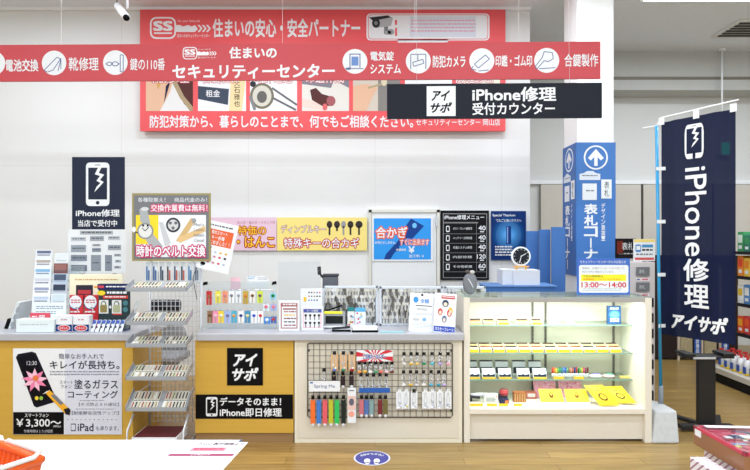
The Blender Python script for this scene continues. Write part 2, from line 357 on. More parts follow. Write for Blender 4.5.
pr.text('lettering', '住まいの安心・安全パートナー', 213, 19, 360, 37, W_, 2, .025)
pr.text('lettering', '防犯対策から、暮らしのことまで、何でもご相談ください。', 150, 115.5, 413, 127.5, W_, 2, .02)
pr.text('lettering', 'セキュリティーセンター 岡山店', 416, 119, 500, 125.5, W_, 2, .01)
pr.rrect('camera_panel', 366.5, 13.5, 489.5, 40.5, 4, W_, 1); pr.rrect('camera_panel', 368, 14.6, 488, 39.4, 3.2, RB, 2); pr.rrect('camera_panel', 368.6, 15.2, 487.4, 38.8, 3, W_, 3)
pr.rect('camera_panel', 410, 16.5, 476, 37, M(214, 220, 230), 4)
pr.dashes('camera_panel', 411, 20, 475, 34, 4, M(226, 160, 172), 5, .35)
pr.rect('camera_panel', 398, 38, 448, 44, W_, 1); pr.rect('camera_panel', 395, 20, 397, 25, RB, 4); pr.rect('camera_panel', 395, 28, 397, 36, RB, 4)
GR = M(120, 124, 128); GD = M(52, 54, 58)
pr.poly('camera_picture', [(373, 19), (376, 28), (391, 26), (393, 18), (389, 16)], M(176, 180, 182), 4)
pr.poly('camera_picture', [(369, 17.5), (373, 21), (391, 17.5), (388, 15.5)], GD, 5); pr.ell('camera_picture', 376, 23.3, 4, 4.6, GD, 6); pr.ell('camera_picture', 376, 23.3, 1.8, 2, GR, 7)
pr.poly('camera_picture', [(384, 27), (384, 34), (388, 35), (388, 26.5)], GR, 5); pr.ell('camera_picture', 391, 32, 3.4, 3, M(160, 164, 166), 6); pr.rect('camera_picture', 385, 31, 391, 34, M(160, 164, 166), 6)
SK = M(222, 180, 148); BR = M(88, 52, 50)
pics = [(146, 193), (198, 246), (250, 297), (302, 349), (353, 400), (405, 452), (457, 500)]
for i, (a, b_) in enumerate(pics):
    q = 'photo'; pr.rect(q, a, 72, b_, 111, (M(226, 226, 224), PAPER, PAPER, M(222, 220, 212), M(206, 196, 182), PAPER, M(226, 222, 206))[i], 1)
P2 = lambda pts, m, l=2: pr.poly('photo', pts, m, l)
P2([(146, 72), (146, 111), (160, 111), (170, 92), (174, 78), (168, 72)], SK); P2([(154, 72), (166, 72), (158, 90)], M(206, 160, 80), 3)
P2([(172, 72), (174, 84), (184, 104), (192, 111), (193, 111), (193, 72)], BR); P2([(172, 82), (180, 98), (190, 111), (193, 111), (193, 107), (184, 96), (176, 80)], M(168, 148, 112), 3); P2([(166, 86), (171, 80), (164, 104)], M(40, 42, 70), 3)
P2([(198, 86), (198, 99), (228, 105), (229, 89)], M(66, 78, 94)); P2([(231, 78), (229, 111), (242, 111), (246, 78)], M(232, 212, 160)); pr.text('photo', '大石雅也', 235, 82, 239, 107, M(40, 36, 32), 3, 0, rot=90) if 0 else pr.vtext('photo', '大石雅也', 234, 80, 240, 107, M(40, 36, 32), 3, 0)
pr.text('photo', '租金', 206, 90, 220, 97, PAPER, 3, .01)
pr.ell('photo', 262, 96, 12, 13, M(110, 106, 84), 2); pr.ell('photo', 262, 96, 9.5, 10.5, M(206, 204, 190), 3); pr.ell('photo', 262, 97, 5, 6, M(90, 88, 84), 4); pr.line('photo', [(272, 88), (297, 105)], 2, M(92, 96, 100), 4); pr.line('photo', [(273, 98), (296, 110)], 2, M(92, 96, 100), 4); pr.ell('photo', 253, 84, 3, 3, GD, 4); pr.line('photo', [(250, 96), (255, 110)], 3, GR, 3)
P2([(302, 72), (302, 84), (331, 88), (334, 80), (349, 88), (349, 72)], M(120, 122, 132)); P2([(302, 98), (325, 104), (326, 111), (302, 107)], M(232, 208, 196)); pr.ell('photo', 325, 107, 2.5, 3.5, M(214, 92, 96), 4)
P2([(310, 90), (316, 88), (322, 94), (333, 97), (333, 106), (322, 106), (312, 100)], BR, 3); pr.ell('photo', 331, 101, 4.5, 5, M(160, 80, 86), 4)
P2([(378, 72), (378, 111), (400, 111), (400, 72)], M(128, 126, 122)); P2([(353, 86), (353, 111), (366, 111), (373, 96), (378, 88), (366, 84)], SK, 3); pr.line('photo', [(368, 88), (382, 84)], 1.8, M(176, 160, 120), 4); pr.ell('photo', 384, 82, 3, 4, M(216, 204, 176), 4)
for a, s_ in ((151, '靴修理'), (202, '合鍵製作'), (254, '時計電池'), (306, '印鑑作成'), (456, '防犯診断')): pr.text('photo_caption', s_, a, 73, a+38, 83, W_, 3, .01, out=.04, om=RED)
pr.done()
# red hanging band, slightly turned
def yawed(xa, da, xb, db, s):
    A, B = P(xa, CY, da), P(xb, CY, db); u = (B-A)/(xb-xa); return Pl(A-u*xa+Vector((0, 0, CY*s)), u, (0, 0, -s))
s46 = 4.6/F; pl = yawed(0, 4.64, 600, 4.56, s46)
bd, pr = board('hanging_signboard', 'long red signboard hanging from the ceiling with white round icons and services', 'sign', pl, -75, 43.2, 600.5, 80, RED, .02)
T = lambda s_, a, b_, c, d_, bo=.02: pr.text('lettering', s_, a, b_, c, d_, W_, 2, bo)
T('電池交換', 6, 58, 39, 70); T('靴修理', 70, 56.5, 100, 69.5, .012); T('鍵の110番', 132, 57.5, 167, 69.5, .008)
ss_logo(pr, 185, 46.5, .56, bg=RED)
T('住まいの', 232, 47, 279, 58, .03); T('セキュリティーセンター', 175, 64.5, 337, 78, .03)
T('電気錠', 373, 52, 396, 61); T('システム', 373, 65, 403, 74, .02); T('防犯カメラ', 435, 56.5, 467, 68); T('印鑑・ゴム印', 497, 56.5, 533, 67.5); T('合鍵製作', 565, 55.5, 598, 68, .012)
IC = M(86, 104, 150); ic = lambda x: ('icon', min((-7, 55, 117, 357.5, 420.5, 483.5, 547.5), key=lambda c: abs(c-x)))
for cx in (-7, 55, 117, 357.5, 420.5, 483.5, 547.5): pr.ell(ic(cx), cx, 61.7, 12.4, 12.4, PAPER, 1, 32)
LN = lambda pts, w=.8: pr.line(ic(pts[0][0]), pts, w, IC, 2)
LN([(45, 69), (58, 56), (62, 58), (62, 68)]); LN([(45, 69), (48, 71), (54, 69), (62, 57)]); LN([(62, 58), (59, 70)])
pr.ell(ic(111), 111, 63, 3, 2.2, IC, 2); pr.ell(ic(111), 111, 63, 2, 1.4, PAPER, 3); pr.ell(ic(117), 117, 63, 3.5, 2.5, IC, 2); pr.ell(ic(117), 117, 63, 2.5, 1.6, PAPER, 3); LN([(107, 63), (122, 63)]); LN([(122, 54), (122, 71), (125, 71), (125, 54), (122, 54)])
pr.rect(ic(352), 352, 54, 363, 68, IC, 2); pr.rect(ic(353), 353, 55, 362, 68, PAPER, 3); pr.rect(ic(354), 354, 57, 361, 66, M(104, 140, 200), 4); pr.ell(ic(351), 351, 69, 3, 1.2, IC, 4); LN([(354, 69), (366, 69)])
LN([(413, 70), (413, 55), (428, 55), (428, 70)]); LN([(415, 63), (425, 60), (426, 64), (416, 67), (415, 63)]); LN([(420, 55), (420, 61)])
LN([(476, 65), (487, 56), (491, 60), (480, 69), (476, 65)]); LN([(475, 67), (473, 70), (478, 71)]); LN([(480, 72), (490, 71)])
LN([(545, 53), (553, 54), (554, 60), (549, 63), (545, 62), (538, 70), (536, 68), (543, 59), (545, 53)]); LN([(540, 70), (556, 69)])
pr.done()
for x in (62, 285, 417, 520): MB().tube([pl.at(x, 43.3, -6), (pl.at(x, 43, -6).x, pl.at(x, 43, -6).y, CEIL)], .0012, M(222, 222, 220), 6).build('suspension_wire', bd)
pl = yawed(387, 4.56, 602, 4.52, 4.53/F)
bd, pr = board('hanging_signboard', 'black hanging signboard with white square emblem and phone repair counter lettering', 'sign', pl, 387, 83, 602, 118, M(34, 37, 46), .02)
pr.rect('emblem', 427, 85.5, 456, 115.5, W_, 1)
pr.text('emblem', 'アイ', 432, 90, 450, 100, BLACK, 2, .03, .35); pr.text('emblem', 'サポ', 431, 102, 452, 112, BLACK, 2, .03, .35)
pr.text('lettering', 'iPhone修理', 473, 87, 556, 101, W_, 2, .025); pr.text('lettering', '受付カウンター', 473, 102.5, 555, 114.5, W_, 2, .018)
pr.done()
for x in (417, 570): MB().tube([pl.at(x, 83.2, -5), (pl.at(x, 83, -5).x, pl.at(x, 83, -5).y+.05, CEIL)], .0012, M(200, 200, 198), 6).build('suspension_wire', bd)
# security camera
a, e = P(118, 6, 5.3), P(126.5, 18, 5.1)
t = thing('security_camera', 'white tube security camera on ceiling arm above the red wall signboard corner', 'camera', (P(127, 0, 5.2).x, 5.2, CEIL))
px = P(127.5, 0, 5.2).x
MB().tube([(px, 5.2, CEIL), (px, 5.2, CEIL-.02)], .05, WHITE, 12).build('mount', t)
MB().tube([(px, 5.2, CEIL-.02), (px, 5.2, P(0, 7, 5.2).z), P(124.5, 12, 5.2)], .012, WHITE).build('arm', t)
bb = MB().tube([a, a+(e-a)*.96], .036, WHITE, 12).build('body', t); MB().tube([a+(e-a)*.96, e], .03, BLACK, 12).build('lens', bb)
MB().tube([a, a+Vector((-.02, .02, .03)), P(116.5, -6, 5.25), P(118, -14, 5.25)], .007, M(110, 108, 104)).build('cable', t)
# wall posters
pl = frontal(6.17); LX = 0
OR = M(230, 120, 60)
o, pr = board('banner_poster', 'pink wide paper banner with orange outlined lettering on the wall', 'poster', pl, 208, 217.5, 276.5, 250.5, M(228, 196, 212), .003)
pr.text('lettering', '法人印・個人印・スタンプ印', 237, 221, 275, 224, M(176, 90, 120), 2, .0)
pr.text('lettering', '特価の', 238, 226, 266, 235, M(244, 196, 40), 2, .01, out=.05, om=M(170, 36, 30)); pr.text('lettering', '印鑑・はんこ', 212, 236, 274.5, 247.5, M(244, 196, 40), 2, .015, out=.06, om=M(170, 36, 30)); pr.done()
o, pr = board('banner_poster', 'yellow wide paper banner with red outlined lettering and five dark keys', 'poster', pl, 277, 217.5, 367, 250.5, M(243, 222, 128), .003)
pr.text('lettering', 'ディンプルキー', 281, 225, 326, 233, PAPER, 2, .0, out=.05, om=M(170, 100, 70)); pr.text('lettering', '特殊キーの合カギ', 284, 238, 359, 248, PAPER, 2, .012, out=.065, om=M(190, 24, 30))
for i, x in enumerate((329.5, 337, 343.5, 350.5, 359)):
    r = (2.8, 3, 2.4, 3, 3.6)[i]; c = M(60, 52, 52) if i != 2 else M(150, 150, 150)
    pr.ell('key_picture', x, 224.5, r, 3.6, c, 2); pr.rect('key_picture', x-.9, 226, x+.9, 235 if i != 1 else 231, c, 2)
pr.done()
pd = frontal(6.165)
o, pr = board('poster', 'bright blue key copying poster with dark key picture on the grey door', 'poster', pd, 372, 217, 433, 261, PAPER, .003)
pr.rect('picture', 373.8, 218.3, 431, 259.5, M(30, 150, 232), 1); NK = M(28, 66, 140)
pr.poly('picture', [(411, 218.5), (424, 226), (412, 239), (407, 238), (404, 240), (405, 244), (399, 246), (400, 250), (395, 252), (390, 259.5), (384, 259.5), (386, 254), (405, 233), (405, 227)], NK, 2); pr.ell('picture', 414.5, 225.5, 2.3, 2.6, M(110, 190, 240), 3)
pr.text('lettering', '合かぎ', 376, 227, 407, 238, PAPER, 3, .02, out=.08, om=M(230, 84, 20)); pr.text('lettering', 'すぐに出来ます', 400, 239, 429, 245, PAPER, 3, .005, out=.09, om=M(230, 84, 20))
pr.text('lettering', 'お待たせしません。', 375, 241, 396, 244, PAPER, 3, .01); pr.text('lettering', '合鍵価格', 396, 248.5, 406, 251, PAPER, 3, .01); pr.text('lettering', '￥', 408.5, 246.5, 414.5, 253, PAPER, 3, .03); pr.text('lettering', '加工料 ￥', 409, 254.5, 424, 257.5, PAPER, 3, .01); pr.done()
o, pr = board('menu_board', 'black phone repair menu board with white lettering on the back wall', 'sign', pl, 440.5, 210.5, 489, 280, M(20, 20, 22), .006)
pr.rect('border', 443, 213.5, 487, 278, M(150, 150, 152), 1); pr.rect('border', 443.6, 214.1, 486.4, 277.4, M(20, 20, 22), 2)
pr.text('lettering', 'iPhone修理メニュー', 444.5, 215, 484, 219.5, PAPER, 3, .02)
pr.rect('lettering', 444, 222, 478, 223.4, M(120, 120, 120), 3)
rows = [('ガラス・フロント画面修理', '40'), ('バッテリー交換修理', '40'), ('充電システム修理', '40'), ('内部修理', '120'), ('その他修理', '60')]
for i, (s_, n_) in enumerate(rows):
    y = 224.8+i*9.5; pr.line('lettering', [(444, y+9), (486, y+9)], .35, M(130, 130, 130), 3)
    pr.rrect('icon', 446, y+1, 449.6, y+7.2, .8, PAPER, 3); pr.rect('icon', 446.7, y+2, 448.9, y+6, BLACK, 4)
    pr.text('lettering', s_, 453, y+2.4, 472, y+5, PAPER, 3, .0); pr.text('lettering', n_, 478.5 if len(n_) < 3 else 477, y+1, 485.5, y+5.4, PAPER, 3, .02); pr.rect('lettering', 480, y+6.4, 484, y+7.4, PAPER, 3)
pr.line('lettering', [(476.5, 223), (476.5, 271)], .35, M(130, 130, 130), 3); pr.done()
o, pr = board('poster', 'dark blue glowing poster with white lettering beside the black menu board', 'poster', pl, 491, 211, 526, 260, M(18, 50, 110), .003)
for i in range(9): k_ = i/8; pr.ell('picture', 508.5, 235, 17.3*(1-k_)+5*k_, 20*(1-k_)+4*k_, M(int(16+70*k_**2), int(54+112*k_), int(116+118*k_)), 1+i*.5)
pr.rect('picture', 506, 226, 511, 244, M(30, 60, 130), 6); pr.rect('picture', 506.8, 227, 508, 243, M(130, 170, 220), 7)
pr.text('lettering', 'Special Titanium', 492.5, 214, 515, 217, PAPER, 7, .015); pr.text('lettering', 'で丸ごと強いガラスへ', 496, 219, 521, 222, PAPER, 7, .01)
pr.dashes('lettering', 495, 246, 512, 257, 4, PAPER, 7, .5); pr.done()
# ================================================================ COUNTERS
YC = 4.135; ZT = .84
def X(px, dd=YC): return (px-CX)*dd/F
def Z(py, dd=YC): return EZ-(py-CY)*dd/F
def counter_unit(name, label, xa, xb, mat, kick=False, mat2=None):
    t = thing(name, label, 'counter', ((xa+xb)/2, YC, 0))
    zb = .075 if kick else 0
    MB().box(xa, xb, YC, YC+.55, zb, ZT-.055, mat).build('body', t, bevel=.003)
    if kick: MB().box(xa+.002, xb-.002, YC+.012, YC+.5, 0, zb, M(150, 116, 74)).build('kick_board', t)
    return t
def worktop(label, xa, xb, y0=YC-.03):
    o = MB().box(xa, xb, y0, YC+.6, ZT-.055, ZT, WTOP).build('worktop', loc=((xa+xb)/2, YC, ZT-.055), bevel=.006); return tag(o, label, 'worktop')
KN = X(134)
left = counter_unit('counter_unit', 'light wood counter at left bearing the phone glass coating poster', X(-70), X(133), WOODM)
worktop('grey worktop at left crowded with brochures and packs', X(-72), X(136.5))
mid = counter_unit('counter_unit', 'light wood counter with black square emblem and black lettering band', X(195), X(293.5), WOODM, True)
crm = counter_unit('counter_unit', 'cream panelled counter behind the wire grid of key charms', X(294.5), X(462.3), CREAM)
MB().box(X(297.5), X(459), YC-.004, YC-.0005, Z(438), Z(342.5), M(222, 214, 196, noise=.03, scale=2)).build('front_panel', crm, bevel=.0015)
worktop('long grey worktop over the wood and cream counters', X(197.5), X(463.2))
pl = frontal(YC-.003)
pr = Print(pl, mid)
pr.rect('emblem', 227, 348, 263, 385.5, BLACK, 0); pr.text('emblem', 'アイ', 233.5, 354, 257, 366, PAPER, 1, .035, .3); pr.text('emblem', 'サポ', 232.5, 368, 258, 380.5, PAPER, 1, .035, .3)
pr.rect('lettering_band', 195.6, 394.5, 293, 418.8, BLACK, 0); phone_icon(pr, 'lettering_band', 206, 397, 217.5, 416.3, PAPER, BLACK, 1)
pr.text('lettering_band', 'データそのまま！', 220, 397.5, 281, 405.5, PAPER, 1, .02); pr.text('lettering_band', 'iPhone即日修理', 220, 408, 281.5, 416.5, PAPER, 1, .02); pr.done()
# coating poster
pl = frontal(YC-.006); DB = M(34, 36, 56)
o, pr = board('poster', 'white phone glass coating poster with black phone and pink flower picture', 'poster', pl, 13, 348.5, 121.8, 434.5, PAPER, .004)
pr.rect('background', 65, 348.8, 121.5, 434.2, M(214, 216, 228), 1); pr.rect('price_band', 13.3, 412, 64, 434.2, BLACK, 2)
T = lambda s_, a, b_, c, d_, m=DB, bo=.01: pr.text('lettering', s_, a, b_, c, d_, m, 3, bo)
T('簡単なお手入れで', 59, 353.5, 104, 359, M(70, 72, 90), .0); T('キレイが長持ち。', 50, 360.5, 119.5, 369, DB, .012)
pr.dashes('lettering', 50, 371, 119, 376.5, 2, M(140, 142, 156), 3, .4)
T('スマート', 60, 380.5, 73, 383.8, DB, 0); T('フォン', 61, 385, 71.5, 388.3, DB, 0); T('塗るガラス', 74.5, 379.5, 118, 388.5); T('コーティング', 68, 390.5, 118, 398.2)
T('【キズ防止９Ｈ硬化】', 79, 402.5, 119, 406, M(90, 92, 110), 0); T('【耐衝撃吸収性アップ!】', 72, 411, 119, 414.8, M(90, 92, 110), 0); pr.dashes('lettering', 80, 400, 104, 401.5, 1, M(150, 150, 165), 3); pr.dashes('lettering', 76, 408.6, 116, 410, 1, M(150, 150, 165), 3)
for i in range(12): pr.ell('lettering', 68+i*4.4, 419.5, .5, .5, M(90, 92, 110), 3, 8)
phone_icon(pr, 'icon', 71, 423.5, 76, 431, DB, M(214, 216, 228), 3, False); T('iPad', 78, 423.5, 93.5, 431); T('も承ります。', 96, 426, 119, 430.5, M(70, 72, 90), 0)
T('スマートフォン', 25, 413.5, 49, 417, PAPER, .01); T('￥3,300～', 16.5, 418.8, 61, 427.5, PAPER, .015); T('作業時間は１５分程度', 24, 429.5, 53, 432.5, M(200, 200, 206), 0); T('(税込)', 53.5, 425, 61, 427.5, PAPER, 0)
q = 'phone_picture'; pr.poly(q, [(16, 357.5), (18, 354), (32, 351.5), (36, 353), (56, 398), (55, 402), (37, 407.5), (34, 406)], M(20, 20, 30), 2); pr.poly(q, [(18, 358), (33, 354), (53, 398), (36, 404)], M(10, 10, 18), 3)
for k in range(9):
    a = math.radians(-90+k*40); m = (M(246, 190, 212), M(238, 128, 170))[k % 2]; cx, cy = 35, 380
    pr.poly(q, [(cx, cy), (cx+math.cos(a-.35)*7, cy+math.sin(a-.35)*6.5), (cx+math.cos(a)*13.5, cy+math.sin(a)*12), (cx+math.cos(a+.35)*7, cy+math.sin(a+.35)*6.5)], m, 4+k % 2)
pr.ell(q, 36, 378, 3, 3, M(232, 120, 60), 7); pr.text(q, '12:30', 27, 361, 37, 365, M(210, 210, 220), 4, 0)
for a, c in ((37, M(236, 210, 60)), (41.5, M(150, 190, 60))): pr.ell(q, a, 398, 1.8, 2, c, 5)
pr.poly(q, [(46, 393), (50, 390), (71, 410), (70, 415), (66, 414)], M(242, 176, 30), 6); pr.poly(q, [(51, 395), (55, 394), (64, 403), (61, 405)], M(120, 122, 130), 7); pr.poly(q, [(64, 409), (69, 407.5), (71, 410), (70, 415), (66, 414)], M(30, 30, 34), 7)
pr.poly(q, [(43, 394), (46, 393), (50, 390), (47, 391)], PAPER, 7); pr.done()
# ================================================================ WIRE GRID AND KEY CHARMS
gy = YC-.018; DK = M(58, 52, 50, rough=.4)
t = thing('wire_grid_panel', 'dark wire grid panel hung on the cream counter front', 'grid panel', (X(380), gy, Z(416)))
b = MB(); b.tube([(X(308), gy, Z(344)), (X(309.5), gy, Z(342.7)), (X(450.5), gy, Z(342.7)), (X(452), gy, Z(344)), (X(452), gy, Z(415)), (X(450.5), gy, Z(416.5)), (X(309.5), gy, Z(416.5)), (X(308), gy, Z(415)), (X(308), gy, Z(344))], .0042, DK, 8); b.build('frame', t)
b = MB()
for k in range(1, 24): xx = X(308+k*6.0); b.tube([(xx, gy, Z(343)), (xx, gy, Z(416))], .0021, DK, 5)
for k in range(1, 12): zz = Z(343+k*6.1); b.tube([(X(308), gy-.003, zz), (X(452), gy-.003, zz)], .0021, DK, 5)
b.build('mesh_wires', t)
b = MB()
for px, py in ((309, 350), (451, 350), (309, 410), (451, 410)): b.box(X(px)-.006, X(px)+.006, gy, YC-.0045, Z(py)-.008, Z(py)+.008, DK)
b.build('clip', t)
def hook(b, x, z, L=.035, m=None): b.tube([(x, gy-.004, z+.012), (x, gy-.008, z), (x, gy-L, z), (x, gy-L-.004, z+.008)], .0022, m or CHROME, 6)
def blob(b, x, y, z, w, h, m): b.ball((x, y, z), w/2, .006, h/2, m, 8, 5)
def charm(px, y0, y1, cols, label, kind='charm', card=None, group='charms hanging on the wire grid', cat='key charm', hk=BLACK):
    x = X(px, gy-.02); z0, z1 = Z(y0, gy-.02), Z(y1, gy-.02); yy = gy-.026+random.uniform(-.003, .003)
    t = thing('key_charm' if kind != 'strap' else 'strap', label, cat, (x, yy, z1), group)
    b = MB(); hook(b, x, z0, .03); b.build('hook', t); 
    MB().box(x-.012, x+.012, yy-.001, yy+.001, z0-.022, z0+.008, hk).build('header', t)
    m = [M(*c) for c in cols]
    if card: MB().box(x-.026, x+.026, yy+.001, yy+.003, z1, z0-.01, M(*card)).build('backing_card', t)
    if kind == 'charm':
        b = MB(); b.tube([(x-.004, yy-.004, z0-.015), (x-.012, yy-.004, (z0+z1)/2), (x, yy-.004, z1+.02), (x+.012, yy-.004, (z0+z1)/2), (x+.004, yy-.004, z0-.015)], .0022, M(214, 216, 220), 6)
        for k in range(5): b.ball((x+random.uniform(-.012, .012), yy-.006, z1+.02+random.uniform(0, .05)), .006, .004, .006, M(*random.choice([(232, 234, 238), (176, 178, 186), (206, 210, 216)])), 6, 4)
        b.build('chain', t); b = MB()
        blob(b, x, yy-.006, z1+.012, .034, .022, m[0]); 
        if len(m) > 1: blob(b, x+.008, yy-.01, z1+.025, .018, .016, m[1])
        b.build('pendant', t)
    else:
        MB().obox((x-.017, yy-.004, z1+.02), (.034, 0, 0), (.0, 0, z0-z1-.045), (0, .006, 0), m[0]).build('band', t, bevel=.002)
        b = MB(); b.ball((x, yy-.002, z1+.012), .012, .004, .014, M(220, 222, 226), 8, 5); b.tube([(x, yy-.002, z0-.02), (x, yy-.002, z0-.03)], .006, CHROME, 6); b.build('clasp', t)
CN = lambda c: c
for px, c, n in ((334.5, (90, 130, 200), 'blue'), (343.5, (40, 140, 110), 'green'), (352, (180, 40, 50), 'red')):
    charm(px, 352, 371, [c, (230, 230, 230)], 'tan carded charm with %s pendant beside the rising sun header card' % n, card=(222, 180, 130))
    charm(px-.5, 372, 388, [(52, 40, 44)], 'dark braided strap hanging just below the %s charm on tan card' % n, 'strap', cat='strap')
charm(324, 369, 384, [(214, 60, 70), (30, 30, 36)], 'small red and black charm above the white text card', group='charms hanging on the wire grid')
# rising sun header card
pl = frontal(gy-.03)
o, pr = board('header_card', 'red and white sunburst header card with blue lettering on the grid', 'card', pl, 356.5, 350, 393, 361.5, PAPER, .002)
for k in range(12):
    a0 = math.radians(k*30); a1 = a0+math.radians(15); pts = [(374.7, 356.5)]
    def edge(a):
        c, s_ = math.cos(a), math.sin(a); r = min(18.2/abs(c) if abs(c) > 1e-6 else 99, (5 if s_ > 0 else 6.4)/abs(s_) if abs(s_) > 1e-6 else 99); return (374.7+c*r, 356.5+s_*r)
    pts += [edge(a1), edge((a0+a1)/2), edge(a0)]; pr.poly('rays', pts, M(206, 40, 56), 1)
pr.text('lettering', 'ご当地キーホルダー', 363, 354, 386, 359, M(50, 90, 170), 2, .03, out=.05, om=PAPER); pr.done()
names = ['orange', 'gold', 'white', 'green', 'coral', 'pale pink', 'brown']
for k, c in enumerate(((236, 150, 70), (230, 180, 50), (236, 236, 240), (70, 160, 110), (232, 110, 90), (240, 200, 210), (110, 60, 50))):
    charm(359.5+k*5.4, 362, 373, [c], '%s bead charm in the row under the sunburst header card' % names[k])
for k in range(5):
    charm(361+k*6.3, 374, 392, [(206, 210, 220), (80+20*k, 110, 170)], 'silver cluster charm, %s from left, in the row above the blue strip' % ORD[k])
o = MB().box(X(359, gy-.05), X(390, gy-.05), gy-.05, gy-.047, Z(392.5, gy-.05), Z(388, gy-.05), M(32, 92, 176)).build('strip_card', loc=P(374, 392.5, gy-.05)); tag(o, 'narrow blue strip card below the silver cluster charms', 'card')
pl = frontal(gy-.055)
o, pr = board('text_card', 'white oblong card with faint blue script on the grid at left', 'card', pl, 309, 381, 340, 391.5, PAPER, .002)
pr.text('lettering', 'Spring Me', 314, 384.5, 335, 388.5, M(80, 100, 150), 2, 0); pr.rect('lettering', 310, 382, 313, 383.4, M(70, 100, 160), 1); pr.done()
for px, c, n in ((313, (240, 110, 40), 'orange'), (319, (60, 120, 200), 'blue'), (325, (226, 90, 100), 'coral'), (331, (190, 190, 40), 'mustard'), (337, (40, 190, 90), 'green'), (343.5, (40, 46, 42), 'black')):
    charm(px, 396, 426, [c], '%s woven wrist strap in the lowest row of the grid at left' % n, 'strap', cat='strap', group='woven straps')
o, pr = board('charm_pack', 'white and salmon charm pack between woven straps and thin straps', 'charm pack', frontal(gy-.04), 347.5, 388, 356, 423, PAPER, .006)
pr.rect('print', 348, 396, 355.5, 410, M(226, 190, 180), 1); pr.ell('print', 351.5, 402, 2.5, 3.5, M(90, 94, 110), 2); pr.ell('print', 351.5, 414, 3, 3, M(238, 160, 140), 2); pr.rect('print', 349, 390, 354, 391, GR, 2); pr.done()
for px, c, n in ((361.5, (200, 110, 120), 'dusky pink'), (366.5, (80, 110, 170), 'denim blue'), (371.5, (130, 160, 160), 'grey green'), (380, (120, 50, 50), 'maroon'), (385.5, (110, 100, 50), 'olive')):
    charm(px, 396, 417, [c], 'thin %s strap in the middle of the lowest grid row' % n, 'strap', cat='strap', group='thin straps')
R1 = [(404, (228, 226, 222), 'white'), (411, (220, 180, 70), 'gold'), (417, (226, 196, 110), 'pale gold'), (424, (40, 140, 90), 'green'), (432, (80, 190, 206), 'cyan'), (440, (180, 160, 220), 'lilac'), (448, (240, 170, 190), 'pink')]
R2 = [(403.5, (236, 236, 236), 'white'), (410.5, (220, 180, 70), 'gold'), (416.5, (206, 206, 210), 'silver'), (423.5, (240, 236, 228), 'cream'), (431, (90, 180, 210), 'sky blue'), (438.5, (60, 150, 170), 'teal'), (444, (190, 170, 220), 'lilac')]
for row, Rr, a, b_ in (('top', R1, 353, 365), ('middle', R2, 371, 386)):
    for px, c, n in Rr: charm(px, a, b_, [c], 'clear beaded charm with %s pendant, %s row at right of the grid' % (n, row))
for k, px in enumerate((399.5, 406, 414, 425.5, 432.5, 440, 448)):
    charm(px, 390, 409, [(236, 236, 240), (228, 214, 120) if k == 1 else (200, 204, 212)], 'white carded charm, %s from left in the bottom right grid row' % ORD[k], card=(238, 240, 242), hk=WHITE if k in (0, 1, 3, 4, 5, 6) else BLACK)
# ================================================================ DISPLAY CASE
t = thing('display_case', 'cream lit glass display case with three glass shelves of products', 'display case', (X(558), YC, 0)); case = t
yb = 4.577; xa, xb, xi, xj = X(464), X(652), X(470), X(645); zt = Z(297); zd = Z(409)
CF = M(230, 223, 208, rough=.45)
MB().box(xa, xi, YC, yb, 0, zt-.006, CF).build('side_panel', t, bevel=.004); MB().box(xj, xb, YC, yb, 0, zt-.006, CF).build('side_panel', t, bevel=.004)
MB().box(xi, xj, YC, yb-.01, zd-.04, zd, CF).build('deck', t, bevel=.002); MB().box(xi, xj, YC+.03, YC+.05, .02, zd-.04, M(222, 214, 198)).build('base_panel', t)
MB().box(xi, xj, yb-.012, yb, zd, zt-.03, M(224, 217, 198, rough=.18)).build('back_panel', t)
al = M(176, 172, 168, rough=.35, metal=.3)
b = MB(); b.box(xi, xj, YC, YC+.022, zt-.04, zt-.006, al); b.box(xi, xj, yb-.03, yb, zt-.03, zt-.006, al); b.build('top_rail', t, bevel=.002)
MB().box(xa, xb, YC, yb, zt-.006, zt, SHELFGLASS).build('glass_top', t)
MB().box(xi+.002, xj-.002, YC+.008, YC+.012, zd+.001, zt-.04, GLASS).build('front_glass', t)
for k, py in enumerate((325, 353, 379.5)):
    z = Z(py, 4.33)
    s_ = MB().box(xi+.002, xj-.002, 4.33, yb-.014, z-.008, z, SHELFGLASS).build('shelf', t)
    MB().box(xi+.002, xj-.002, 4.3285, 4.33, z-.008, z, M(120, 158, 142, rough=.2)).build('glass_edge', s_)
SH = [Z(325, 4.33), Z(353, 4.33), Z(379.5, 4.33)]
for px in (532.5, 545.5, 613.5):
    xx = X(px, yb-.015); b = MB(); b.box(xx-.008, xx+.008, yb-.022, yb-.0125, zd, zt-.04, M(126, 122, 116, metal=.6, rough=.4)); 
    for k in range(26): b.box(xx-.003, xx+.003, yb-.0225, yb-.0219, zd+.02+k*.031, zd+.034+k*.031, M(40, 38, 36))
    b.build('slotted_upright', t)
MB().box(1.40-.6, 1.40+.6, 4.18, 4.225, 1.076, 1.1, WHITE).build('light_housing', t)
def frombox(px0, px1, hpx, d0, z, dep):  # footprint in px at depth d0, resting on z
    return X(px0, d0), X(px1, d0), d0, d0+dep, z, z+hpx*d0/F
YL = M(232, 188, 24); TAN = M(196, 156, 110)
